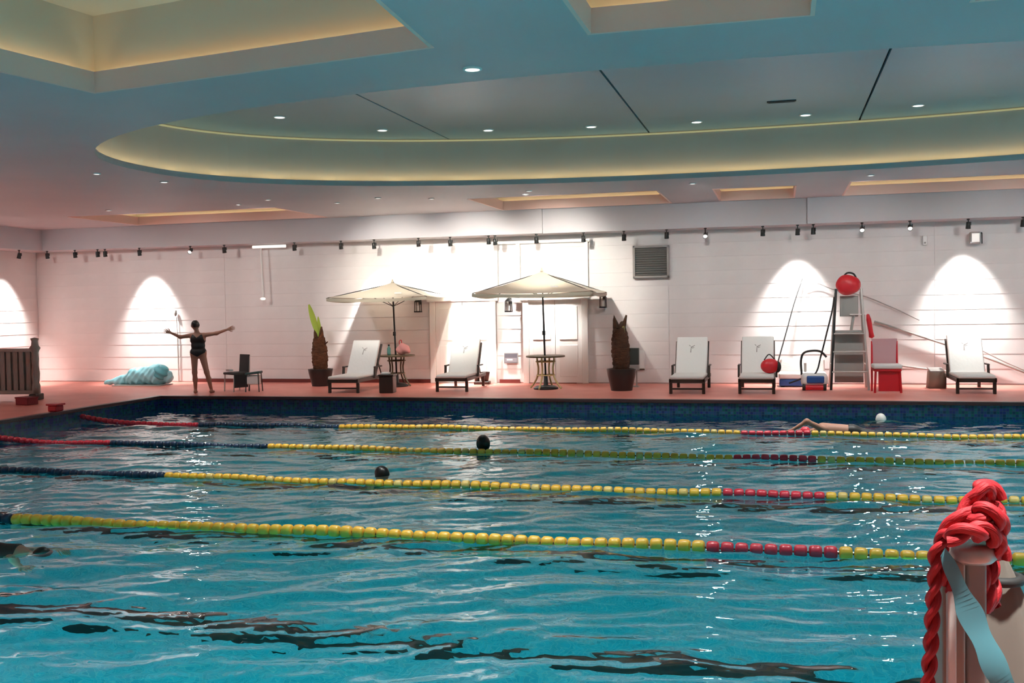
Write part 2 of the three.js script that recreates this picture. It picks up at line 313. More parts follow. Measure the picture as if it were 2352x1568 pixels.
// ------------------------------------------------------------------ lamps
function spot(p, target, color, cd, angle, pen, size = 2) {
  const l = new THREE.SpotLight(color, cd, 0, angle, pen, 2); l.name = 'lamp'; l.position.copy(p); l.target.position.copy(target); l.castShadow = true; l.shadow.radius = size; scene.add(l, l.target); return l;
}
function downlight(p, label, group, cd, r = 0.085, ang = 0.62) {
  const o = thing('ceiling_downlight', label, 'downlight', p, 0, group);
  part(o, 'trim_ring', new THREE.TorusGeometry(r, 0.014, 8, 24).rotateX(Math.PI / 2).translate(0, -0.004, 0), M.white);
  part(o, 'lens', cyl(r, r, 0.012, 0, -0.008, 0, 24), M.lens);
  if (cd) spot(V(p.x, p.y - 0.03, p.z), V(p.x, p.y - 2, p.z), lin(1, 0.96, 0.9), cd, ang, 0.6, 4);
  return o;
}
for (const [px, py] of [[642, 268], [878, 298], [1121, 298], [1358, 290], [1600, 279], [1850, 263], [2109, 241]])
  downlight(at(px, py, TOP), 'round white downlight in a row on the oval recess ceiling', 'downlights in the oval recess', DOWN);
for (const [x, z] of [[3.7, -16.3], [5.3, -15.3], [-7.3, -12.3], [-5.6, -10.4], [-3.4, -9.9], [-1.0, -9.8], [1.5, -9.9], [3.8, -10.4]])
  downlight(V(x, TOP, z), 'round white downlight in a row on the oval recess ceiling', 'downlights in the oval recess', DOWN);
downlight(at(1085, 157, SOFFIT), 'round downlight on the soffit between coffers and oval recess', null, DOWN * 0.6, 0.075);
for (const [px, py, lab] of [[377, 417, 'small bright downlight on the soffit beside the oval recess tip'], [222, 398, 'faint small downlight on the soffit beyond the oval recess tip'], [615, 458, 'faint small downlight on the far soffit near the beam']])
  downlight(at(px, py, SOFFIT), lab, null, px === 377 ? DOWN * 0.6 : 8, px === 377 ? 0.06 : 0.05);
for (const [x, z] of [[-16.5, -12], [-16.5, -5], [10.5, -12], [14.5, -17], [10.5, -5], [-7.5, -1.2], [0.5, -1.2], [7.5, -1.2], [15.5, -8]])
  downlight(V(x, SOFFIT, z), 'round downlight on the soffit over the outer deck', 'outer deck downlights', DOWN * 1.4, 0.085, 1.1);

function trackHead(p, label, group, lit, aim) {
  const o = thing('track_spotlight', label, 'spotlight', p, 0, group);
  part(o, 'stem', cyl(0.012, 0.012, 0.14, 0, 0.11, 0, 8), M.blackMetal);
  part(o, 'ceiling_plate', cyl(0.03, 0.03, 0.02, 0, Math.max(0.1, FASCIA - p.y - 0.012), 0, 12), M.blackMetal);
  part(o, 'yoke', box(0.012, 0.07, 0.06, 0.045, 0.03, 0), M.blackMetal);
  const d = aim.clone().sub(p).normalize(), q = new THREE.Quaternion().setFromUnitVectors(V(0, -1, 0), d);
  const b = part(o, 'lamp_housing', lathe([[0.001, 0.07], [0.04, 0.065], [0.045, 0.0], [0.05, -0.07], [0.046, -0.07], [0.04, -0.03], [0.001, -0.03]], 18), M.blackMetal); b.quaternion.copy(q);
  const s = part(b, 'lamp_lens', cyl(0.042, 0.042, 0.006, 0, -0.05, 0, 18), lit ? M.lens : M.lensSmall); s.userData.label = 'glowing lens';
  return { o, tip: p.clone().add(d.clone().multiplyScalar(0.08)), d };
}
const HEADS = [28, 570, 108, 576, 172, 578, 224, 579, 241, 578, 320, 578, 437, 574, 515, 574, 676, 568, 783, 565, 859, 564, 961, 559, 1034, 558, 1122, 549, 1137, 555, 1232, 551, 1340, 548, 1433, 545, 1531, 540, 1620, 540, 1752, 534, 1832, 532, 1868, 530, 1980, 526, 2090, 522, 2224, 517, 2350, 511];
const WHICH = { 28: 'black track spotlight lighting the side wall behind the slatted screen', 320: 'black track spotlight casting a bright arch behind the blue tarpaulin', 859: 'black track spotlight lighting the wall above the left parasol', 1034: 'black track spotlight casting a bright arch over the left cream door', 1232: 'black track spotlight lighting the wall above the right parasol', 1832: 'black track spotlight casting a bright arch beside the lifeguard chair', 2224: 'black track spotlight casting a bright arch above the last lounger', 437: 'track spotlight with bright lens facing the pool above the standing person', 1620: 'track spotlight with bright lens facing the pool beside the wall vent', 1980: 'track spotlight with bright lens right above the lifeguard chair', 2090: 'track spotlight with bright lens between lifeguard chair and wall speaker' };
const FLOODS = new Set([437, 1620, 1980, 2090]), SCALLOPS = { 320: 1, 859: 1.3, 1034: 1.6, 1232: 1.2, 1832: 1, 2224: 1.05, 28: 1 };
for (let i = 0; i < HEADS.length; i += 2) {
  const px = HEADS[i], py = HEADS[i + 1];
  let p = atZ(px, py, WALL_Z + 0.56); if (p.x < LEFT_X + 0.3) { p = V(LEFT_X + 0.56, 3.24, -21.5); }
  p.y = Math.min(p.y, 3.26);
  const flood = FLOODS.has(px), sc = SCALLOPS[px];
  const aim = flood ? V(p.x * 0.9, -0.2, p.z + 6) : px < 60 ? V(LEFT_X, 0.8, p.z) : V(p.x, 0.8, WALL_Z);
  const h = trackHead(p, WHICH[px] ?? 'small dark spotlight head on the wall track', 'track spotlights along the wall', flood, aim);
  if (flood) spot(h.tip, aim, lin(1, 0.95, 0.92), FLOOD, 0.5, 0.8, 5);
  if (sc) spot(h.tip, aim, lin(1, 0.97, 0.93), SCALLOP * sc, 0.6, 1.0, 4);
}
// ceiling spots that wash the doors and parasols
for (const [x, z, tx, cd] of [[-8.6, -19.0, -8.6, 0.85], [-6.6, -19.0, -6.7, 1.1], [-4.7, -19.0, -4.8, 1.0]]) {
  const p = V(x, SOFFIT, z);
  downlight(p, 'adjustable spotlight on the soffit aimed at the doors', 'soffit spotlights facing the doors', 0, 0.05);
  spot(V(x, SOFFIT - 0.04, z), V(tx, 2.0, WALL_Z), lin(1, 0.96, 0.85), WASH * cd, 0.56, 0.7, 2);
}
// row of wall washers in the soffit in front of the far coffers
for (let x = -16.5; x < 16; x += 3) {
  downlight(V(x, SOFFIT, -18.45), 'small wall-washing downlight on the soffit before the far coffers', 'wall-washing soffit downlights', 0, 0.05);
  spot(V(x, SOFFIT - 0.03, -18.45), V(x, 0.9, WALL_Z), lin(1, 0.95, 0.92), ROW, 0.86, 0.7, 12);
}
// pool luminaires in the near wall and the far end
for (const [x, z, s, t] of [...[-11, -8, -5, -2, 1, 4, 8].map((x) => [x, POOL_NEAR - 0.02, 0, -1]), ...[-5, -9, -13, -17].map((z) => [POOL_R - 0.02, z, -1, 0])]) {
  const o = thing('underwater_light', 'round underwater pool light set in the mosaic wall', 'pool light', [x, -0.75, z], s ? Math.PI / 2 : 0, 'underwater lights');
  part(o, 'rim', new THREE.TorusGeometry(0.11, 0.018, 8, 24), M.alu);
  part(o, 'lens', cyl(0.1, 0.1, 0.02, 0, 0, 0, 24, Math.PI / 2), M.poolLens);
  spot(V(x + s * 0.05, -0.75, z + t * 0.05), V(x + s * 5, -0.85, z + t * 5), lin(0.88, 0.98, 1), UNDER * (s ? 2.5 : 1), 1.45, 0.5, 5);
}

// ------------------------------------------------------------------ water
{
  const xs = [], zs = [];
  for (let x = POOL_L - 0.02; x < 5.2; x += 0.06) xs.push(x); for (let x = 5.2; x < POOL_R + 0.02; x += 0.3) xs.push(x); xs.push(POOL_R + 0.02);
  for (let z = POOL_NEAR + 0.02; z > POOL_FAR - 0.02; z -= 0.04) zs.push(z); zs.push(POOL_FAR - 0.02);
  const waves = [];
  for (let i = 0; i < 52; i++) {
    const L = 0.15 * Math.pow(10, Math.pow(rnd(), 1.35)), k = 2 * Math.PI / L, th = (rnd() < 0.66 ? 1.08 + (rnd() - 0.5) * 0.95 : rnd() * Math.PI * 2);
    waves.push([k * Math.cos(th), k * Math.sin(th), rnd() * 6.283, 0.0046 * Math.pow(L, 0.95) * rr(0.6, 1.3)]);
  }
  const nx = xs.length, nz = zs.length, pos = [], nor = [], uv = [], idx = [];
  for (let j = 0; j < nz; j++) for (let i = 0; i < nx; i++) {
    const x = xs[i], z = zs[j]; let h = 0, gx = 0, gz = 0;
    const wx = x + 0.12 * Math.sin(z * 1.7 + x * 0.6), wz = z + 0.12 * Math.sin(x * 1.3 - z * 0.5);
    for (const [kx, kz, ph, a] of waves) { const t = kx * wx + kz * wz + ph, e = 1.5 * Math.exp(1.1 * (Math.sin(t) - 1)), c = 1.1 * e * Math.cos(t); h += a * (e - 0.7); gx += a * kx * c; gz += a * kz * c; }
    pos.push(x, WATER + h, z); const l = Math.hypot(gx, 1, gz); nor.push(-gx / l, 1 / l, -gz / l); uv.push(x, z);
  }
  for (let j = 0; j < nz - 1; j++) for (let i = 0; i < nx - 1; i++) { const a = j * nx + i, b = a + 1, c = a + nx, d = c + 1; idx.push(a, b, c, b, d, c); }
  // sides and bottom close the body of water just inside the basin walls
  const x0 = xs[0], x1 = xs[nx - 1], z0 = zs[0], z1 = zs[nz - 1], yb = FLOOR - 0.03;
  const wall = (list, n) => { const s = pos.length / 3; for (const q of list) { pos.push(pos[q * 3], pos[q * 3 + 1], pos[q * 3 + 2], pos[q * 3], yb, pos[q * 3 + 2]); nor.push(...n, ...n); uv.push(0, 0, 0, 0); } for (let k = 0; k < list.length - 1; k++) { const a = s + 2 * k; idx.push(a, a + 1, a + 2, a + 1, a + 3, a + 2); } };
  const rowA = xs.map((_, i) => i), rowB = xs.map((_, i) => (nz - 1) * nx + i), colA = zs.map((_, j) => j * nx), colB = zs.map((_, j) => j * nx + nx - 1);
  wall(rowA, [0, 0, 1]); wall(rowB.reverse(), [0, 0, -1]); wall(colA.reverse(), [-1, 0, 0]); wall(colB, [1, 0, 0]);
  { const s = pos.length / 3; pos.push(x0, yb, z0, x1, yb, z0, x0, yb, z1, x1, yb, z1); for (let k = 0; k < 4; k++) { nor.push(0, -1, 0); uv.push(0, 0); } idx.push(s, s + 2, s + 1, s + 1, s + 2, s + 3); }
  const g = new THREE.BufferGeometry();
  g.setAttribute('position', new THREE.Float32BufferAttribute(pos, 3)); g.setAttribute('normal', new THREE.Float32BufferAttribute(nor, 3)); g.setAttribute('uv', new THREE.Float32BufferAttribute(uv, 2)); g.setIndex(idx);
  const w = single('pool_water', 'turquoise rippled water filling the swimming pool', 'water', g, M.water); w.userData.kind = 'stuff'; w.castShadow = false;
}

// ------------------------------------------------------------------ lane ropes: cable and floats
{
  const fl = (r) => lathe([[0.012, -0.052], [r * 0.75, -0.050], [r * 0.97, -0.034], [r, -0.01], [r, 0.012], [r * 0.95, 0.036], [r * 0.72, 0.050], [0.012, 0.052]], 14).rotateZ(Math.PI / 2);
  const geo = fl(0.055);
  const ropes = [
    [-16.32, 'lane rope of floats closest to the far pool wall', 0.1], [-13.75, 'lane rope with black-capped swimmer beside it, second from far wall', 0.1], [-11.16, 'lane rope of small yellow floats, third from the far pool wall', 0.1], [-8.6, 'thick yellow lane rope, fourth and last from the far pool wall', 0.1],
  ];
  ropes.forEach(([z, label], n) => {
    const o = thing('lane_rope', label, 'lane rope', [0, WATER + 0.012, z], 0, 'lane ropes');
    const sag = (x) => { const e = Math.max(0, 1 - (x - POOL_L) / 1.6), e2 = Math.max(0, 1 - (POOL_R - x) / 1.6); return 0.12 * (e * e + e2 * e2) + 0.008 * Math.sin(x * 1.9 + n) + 0.005 * Math.sin(x * 4.3 + n * 2); };
    const zz = (x) => 0.05 * Math.sin(x * 0.35 + n * 1.3) + 0.015 * Math.sin(x * 1.1 + n);
    const pts = []; for (let k = 0; k <= 60; k++) { const x = POOL_L + (POOL_R - POOL_L) * k / 60; pts.push(V(x, sag(x), zz(x))); }
    part(o, 'cable', tube(pts, 0.009, 200, 6), M.cable);
    const step = 0.118, N = Math.floor((POOL_R - POOL_L - 0.1) / step);
    for (let k = 0; k < N; k++) {
      const x = POOL_L + 0.1 + k * step, fromEnd = Math.min(x - POOL_L, POOL_R - x), mid = Math.abs(x + 0.1);
      let m = M.yellowFloat;
      if (fromEnd < 2.55) m = M.redFloat; else if (fromEnd < 5.2) m = M.blueFloat; else if (mid < 0.5) m = M.redFloat; else if (n < 3 && (k % 7 === 0)) m = M.paleFloat;
      const f = part(o, 'float', geo, m); f.position.set(x, sag(x), zz(x)); f.rotation.z = Math.atan((sag(x + 0.05) - sag(x - 0.05)) / 0.1) + rr(-0.05, 0.05); f.rotation.y = rr(-0.08, 0.08);
      const s = n === 3 ? 1.05 : 0.9; f.scale.set(m === M.redFloat || m === M.yellowFloat ? 1 : 0.92, s, s);
    }
  });
}

// ------------------------------------------------------------------ smooth bodies from joints
function capsule(p, a, b, ra, rb) { const ax = b[0] - a[0], ay = b[1] - a[1], az = b[2] - a[2], px = p[0] - a[0], py = p[1] - a[1], pz = p[2] - a[2]; let t = (px * ax + py * ay + pz * az) / (ax * ax + ay * ay + az * az + 1e-9); t = Math.max(0, Math.min(1, t)); return Math.hypot(px - ax * t, py - ay * t, pz - az * t) - (ra + (rb - ra) * t); }
function ellipsoid(p, c, r) { const x = (p[0] - c[0]) / r[0], y = (p[1] - c[1]) / r[1], z = (p[2] - c[2]) / r[2], k = Math.hypot(x, y, z); return (k - 1) * Math.min(...r); }
const smin = (a, b, k) => { const h = Math.max(k - Math.abs(a - b), 0) / k; return Math.min(a, b) - h * h * k * 0.25; };
function field(prims, k) { return (p) => { let d = 9; for (const q of prims) { const e = q.length === 2 ? ellipsoid(p, q[0], q[1]) : capsule(p, q[0], q[1], q[2], q[3]); d = d > 8 ? e : smin(d, e, k); } return d; }; }
function meshField(f, c, half, res) {
  const mc = new MarchingCubes(res, new THREE.MeshBasicMaterial(), false, false, 300000);
  mc.isolation = 0;
  for (let z = 0; z < res; z++) for (let y = 0; y < res; y++) for (let x = 0; x < res; x++) {
    const h = res / 2; mc.field[z * res * res + y * res + x] = -f([c[0] + (x - h) / h * half, c[1] + (y - h) / h * half, c[2] + (z - h) / h * half]);
  }
  mc.update();
  const n = mc.count, g = new THREE.BufferGeometry();
  const pos = new Float32Array(n * 3), nor = new Float32Array(n * 3), e = 0.002;
  for (let i = 0; i < n; i++) {
    const p = [c[0] + mc.positionArray[i * 3] * half, c[1] + mc.positionArray[i * 3 + 1] * half, c[2] + mc.positionArray[i * 3 + 2] * half];
    pos.set(p, i * 3);
    const gx = f([p[0] + e, p[1], p[2]]) - f([p[0] - e, p[1], p[2]]), gy = f([p[0], p[1] + e, p[2]]) - f([p[0], p[1] - e, p[2]]), gz = f([p[0], p[1], p[2] + e]) - f([p[0], p[1], p[2] - e]), l = Math.hypot(gx, gy, gz) || 1;
    nor.set([gx / l, gy / l, gz / l], i * 3);
  }
  // keep outward winding
  for (let i = 0; i < n; i += 3) {
    const a = i * 3, ux = pos[a + 3] - pos[a], uy = pos[a + 4] - pos[a + 1], uz = pos[a + 5] - pos[a + 2], vx = pos[a + 6] - pos[a], vy = pos[a + 7] - pos[a + 1], vz = pos[a + 8] - pos[a + 2];
    const d = (uy * vz - uz * vy) * nor[a] + (uz * vx - ux * vz) * nor[a + 1] + (ux * vy - uy * vx) * nor[a + 2];
    if (d < 0) for (let k = 0; k < 3; k++) { let t = pos[a + 3 + k]; pos[a + 3 + k] = pos[a + 6 + k]; pos[a + 6 + k] = t; t = nor[a + 3 + k]; nor[a + 3 + k] = nor[a + 6 + k]; nor[a + 6 + k] = t; }
  }
  g.setAttribute('position', new THREE.BufferAttribute(pos, 3)); g.setAttribute('normal', new THREE.BufferAttribute(nor, 3)); g.setAttribute('uv', new THREE.BufferAttribute(new Float32Array(n * 2), 2));
  return g;
}
// a head whose centre is at the origin, facing +z, about 0.22 tall
const HEADF = field([[[0, 0.03, -0.005], [0.074, 0.085, 0.092]], [[0, -0.035, 0.02], [0.06, 0.075, 0.068]], [[0, -0.012, 0.088], [0, -0.035, 0.1], 0.008, 0.014], [[-0.074, -0.01, 0], [0.012, 0.028, 0.018]], [[0.074, -0.01, 0], [0.012, 0.028, 0.018]], [[-0.025, -0.066, 0.078], [0.025, -0.066, 0.078], 0.007, 0.007]], 0.03);
const headGeo = meshField(HEADF, [0, 0, 0], 0.16, 54);
const capGeo = meshField((p) => Math.max(HEADF(p) - 0.007, -(p[1] + 0.005 - p[2] * 0.5), p[1] > 0.3 ? 1 : -1), [0, 0.01, 0], 0.16, 54);
const hairGeo = meshField((p) => Math.max(HEADF(p) - 0.012, -(p[1] + 0.085), p[2] - 0.045), [0, 0, 0], 0.16, 54);
function hand(w, d, up, r = 0.0085) { // wrist, pointing direction, palm-side normal: palm and five fingers
  const D = V(...d).normalize(), U = V(...up).normalize(), S = D.clone().cross(U).normalize(), P = V(...w), q = (a, b, c) => P.clone().addScaledVector(D, a).addScaledVector(S, b).addScaledVector(U, c).toArray();
  const out = [[q(0, -0.012, 0), q(0.07, -0.028, 0), 0.016, 0.013], [q(0, 0, 0), q(0.075, -0.008, 0), 0.018, 0.014], [q(0, 0.012, 0), q(0.07, 0.024, 0), 0.016, 0.013]];
  for (const [s, l, off] of [[-0.033, 0.058, 0.066], [-0.011, 0.074, 0.075], [0.011, 0.078, 0.075], [0.032, 0.068, 0.07]]) { out.push([q(off, s, 0), q(off + l * 0.5, s * 1.2, -0.006), r, r * 0.95], [q(off + l * 0.5, s * 1.2, -0.006), q(off + l, s * 1.25, -0.02), r * 0.95, r * 0.8]); }
  out.push([q(0.015, 0.02, 0), q(0.05, 0.056, -0.008), 0.012, 0.010], [q(0.05, 0.056, -0.008), q(0.082, 0.064, -0.016), 0.010, 0.008]);
  return out;
}
{ // standing swimmer with arms held out
  const p = at(458, 903), o = thing('person', 'person in black swimsuit and cap standing at the pool edge with arms spread', 'person', p, 0.28);
  const S = 1;
  const hips = [[-0.085, 0.84, 0], [0.085, 0.84, 0]], sh = [[-0.155, 1.262, -0.01], [0.145, 1.268, -0.01]];
  const legs = [
    [hips[0], [-0.085, 0.46, 0.015], 0.082, 0.052], [[-0.085, 0.46, 0.015], [-0.085, 0.30, -0.012], 0.052, 0.05], [[-0.085, 0.30, -0.012], [-0.085, 0.075, -0.02], 0.05, 0.033],
    [hips[1], [0.175, 0.46, 0.015], 0.082, 0.052], [[0.175, 0.46, 0.015], [0.21, 0.30, -0.012], 0.052, 0.05], [[0.21, 0.30, -0.012], [0.255, 0.075, -0.02], 0.05, 0.033],
    [[-0.085, 0.035, 0.02], [-0.095, 0.025, -0.15], 0.034, 0.022], [[0.255, 0.035, 0.02], [0.275, 0.025, -0.15], 0.034, 0.022],
  ];
  const torso = [[[-0.06, 0.88, -0.005], [0.06, 0.88, -0.005], 0.115, 0.115], [[-0.045, 1.04, 0], [0.045, 1.04, 0], 0.095, 0.095], [[-0.06, 1.18, 0], [0.06, 1.18, 0], 0.105, 0.105], [[-0.09, 1.25, -0.01], [0.09, 1.25, -0.01], 0.068, 0.068]];
  const neck = [[[-0.01, 1.27, -0.01], [-0.03, 1.40, 0.0], 0.055, 0.048]];
  const armL = [[sh[0], [-0.37, 1.235, 0.03], 0.05, 0.037], [[-0.37, 1.235, 0.03], [-0.565, 1.335, 0.08], 0.037, 0.024]];
  const armR = [[sh[1], [0.41, 1.30, 0.02], 0.05, 0.037], [[0.41, 1.30, 0.02], [0.66, 1.385, 0.03], 0.037, 0.024]];
  const bodyF = field([...legs, ...torso, ...neck, ...armL, ...armR], 0.035);
  const gB = meshField(bodyF, [0.03, 0.78, 0.02], 0.86, 132);
  const gH = [[[-0.565, 1.335, 0.08], [-0.9, 0.35, 0.25]], [[0.66, 1.385, 0.03], [1, 0.28, 0.0]]].map(([w, d]) => { const c = V(...d).normalize().multiplyScalar(0.08).add(V(...w)).toArray(); return meshField(field(hand(w, d, [0, 0.2, 1]), 0.008), c, 0.13, 56); });
  const head = headGeo.clone().rotateY(Math.PI).translate(-0.045, 1.475, 0.012);
  part(o, 'body', [gB, ...gH, head], M.skin);
  const suitF = (q) => { const d = field(torso, 0.035)(q), l = field([legs[0], legs[3]], 0.03)(q); let e = smin(d, l, 0.04) - 0.010; const cut = 0.80 + Math.abs(q[0]) * 0.55; e = Math.max(e, cut - q[1]); const neckCut = 1.285 - Math.max(0, 0.09 - Math.abs(q[0])) * 0.8 * (q[2] > 0 ? 1 : 0.5); e = Math.max(e, q[1] - neckCut); e = Math.max(e, Math.abs(q[0]) - 0.165 + Math.max(0, q[1] - 1.12) * 0.35); return e; };
  part(o, 'swimsuit', meshField(suitF, [0, 1.03, 0], 0.32, 84), M.suit, 'black one-piece swimsuit');
  part(o, 'swim_cap', capGeo.clone().rotateY(Math.PI).translate(-0.045, 1.475, 0.012), M.cap, 'black swim cap');
  const gog = part(o, 'goggles', [ellipse(-0.03), ellipse(0.03), rbox(0.15, 0.012, 0.02, 0.005, 0, 0, 0.06)].map((g) => g.rotateY(Math.PI).translate(-0.045, 1.478, 0.012)), M.cap, 'dark swimming goggles');
  function ellipse(x) { const g = new THREE.SphereGeometry(1, 14, 10); g.scale(0.024, 0.017, 0.012); g.translate(x, 0, 0.088); return g; }
}
function swimmer(name, label, px, py, opts) {
  const p = at(px, py, WATER), o = thing('person', label, 'swimmer', [p.x, WATER, p.z], opts.turn ?? 0);
  const hy = opts.hy ?? 0.06, body = [[[-0.12, hy - 0.26, -0.03], [0.12, hy - 0.26, -0.03], 0.075, 0.075], [[0, hy - 0.3, -0.02], [0, hy - 0.62, -0.25], 0.13, 0.12], [[0, hy - 0.62, -0.25], [0.02, hy - 0.8, -0.8], 0.11, 0.07], [[0, hy - 0.2, -0.02], [0, hy - 0.08, 0], 0.05, 0.05], [[-0.17, hy - 0.27, -0.02], [-0.4, hy - 0.34, 0.2], 0.045, 0.034], [[0.17, hy - 0.27, -0.02], [0.4, hy - 0.34, 0.2], 0.045, 0.034], [[-0.4, hy - 0.34, 0.2], [-0.5, hy - 0.32, 0.46], 0.034, 0.022], [[0.4, hy - 0.34, 0.2], [0.5, hy - 0.32, 0.46], 0.034, 0.022]];
  const g = meshField(field(body, 0.05), [0, hy - 0.4, -0.15], 0.72, 80);
  const hands = [[-0.5, hy - 0.32, 0.46], [0.5, hy - 0.32, 0.46]].map((w, i) => meshField(field(hand(w, [i ? 0.1 : -0.1, 0.02, 1], [0, 1, 0]), 0.008), [w[0], w[1], w[2] + 0.08], 0.13, 40));
  const head = headGeo.clone().rotateX(opts.nod ?? 0).translate(0, hy, 0);
  part(o, 'body', [g, ...hands, head], M.skin);
  part(o, opts.hair ? 'hair' : 'swim_cap', (opts.hair ? hairGeo : capGeo).clone().rotateX(opts.nod ?? 0).translate(0, hy, 0), opts.cap, opts.capLabel);
  part(o, 'swimsuit', meshField((q) => Math.max(field([body[1], body[2]], 0.05)(q) - 0.008, q[1] - (hy - 0.3)), [0, hy - 0.55, -0.3], 0.6, 56), M.suit);
  return o;
}
swimmer('person', 'swimmer with dark hair, head raised upright between two lane ropes', 1110, 1036, { hy: 0.11, turn: Math.PI, cap: M.cap, hair: true, capLabel: 'dark wet hair' });
swimmer('person', 'swimmer with round black cap, head half sunk in the water', 877, 1096, { hy: 0.02, turn: 1.2, nod: 0.35, cap: M.cap, capLabel: 'black swim cap' });
swimmer('person', 'swimmer with white cap near the far pool wall', 2023, 962, { hy: -0.025, turn: 0.4, nod: 0.4, cap: M.white, capLabel: 'white swim cap' });
{ // front crawl, arm and back out of the water
  const p = at(1905, 988, WATER), o = thing('person', 'bare-backed swimmer lying flat with one arm forward beside far lane rope', 'swimmer', [p.x, WATER, p.z], 0);
  const prims = [[[-0.1, 0.0, 0], [0.35, -0.02, 0.02], 0.12, 0.11], [[0.35, -0.02, 0.02], [0.9, -0.12, 0.02], 0.10, 0.06], [[-0.1, 0.03, 0.12], [-0.35, 0.16, 0.2], 0.05, 0.038], [[-0.35, 0.16, 0.2], [-0.58, 0.02, 0.22], 0.038, 0.025], [[-0.1, 0, -0.12], [-0.5, -0.08, -0.16], 0.05, 0.03], [[-0.15, 0, 0], [-0.24, -0.02, 0], 0.05, 0.05]];
  part(o, 'body', [meshField(field(prims, 0.05), [0.15, 0, 0], 0.82, 90), meshField(field(hand([-0.58, 0.02, 0.22], [-0.8, -0.5, 0], [0, 0.5, -0.8]), 0.008), [-0.64, -0.02, 0.22], 0.13, 40), headGeo.clone().rotateX(Math.PI / 2).rotateY(-Math.PI / 2).translate(-0.34, -0.05, 0)], M.skin);
  part(o, 'swim_cap', capGeo.clone().rotateX(Math.PI / 2).rotateY(-Math.PI / 2).translate(-0.34, -0.05, 0), M.redFloat, 'red swim cap');
  part(o, 'swimsuit', meshField((q) => Math.max(field([prims[0], prims[1]], 0.05)(q) - 0.008, 0.28 - q[0]), [0.55, -0.05, 0], 0.4, 44), M.suit);
}
{ // dark swimmer low in the water in the nearest lane
  const p = at(15, 1264, WATER), o = thing('person', 'swimmer in dark suit floating low, dark back just breaking the surface', 'swimmer', [p.x, WATER, p.z], 0.15);
  const prims = [[[-0.12, -0.06, 0], [0.1, -0.05, 0], 0.11, 0.10], [[-0.12, -0.06, 0], [-0.65, -0.22, 0], 0.11, 0.07], [[0.1, -0.06, 0.13], [0.3, -0.25, 0.3], 0.045, 0.03], [[0.1, -0.06, -0.13], [0.3, -0.25, -0.3], 0.045, 0.03], [[0.1, -0.05, 0], [0.2, -0.05, 0], 0.05, 0.05]];
  part(o, 'body', [meshField(field(prims, 0.05), [-0.15, -0.1, 0], 0.65, 80), headGeo.clone().rotateX(Math.PI / 2).rotateY(Math.PI / 2).translate(0.3, -0.07, 0), ...[-0.3, 0.3].map((z) => meshField(field(hand([0.3, -0.25, z], [0.8, -0.4, 0], [0, 1, 0]), 0.008), [0.36, -0.28, z], 0.13, 36))], M.skin);
  part(o, 'swim_cap', capGeo.clone().rotateX(Math.PI / 2).rotateY(Math.PI / 2).translate(0.3, -0.07, 0), M.cap, 'black swim cap');
  part(o, 'swimsuit', meshField((q) => Math.max(field([prims[0], prims[1]], 0.05)(q) - 0.01, q[0] - 0.12), [-0.25, -0.1, 0], 0.5, 60), M.suit, 'dark swimsuit');
}

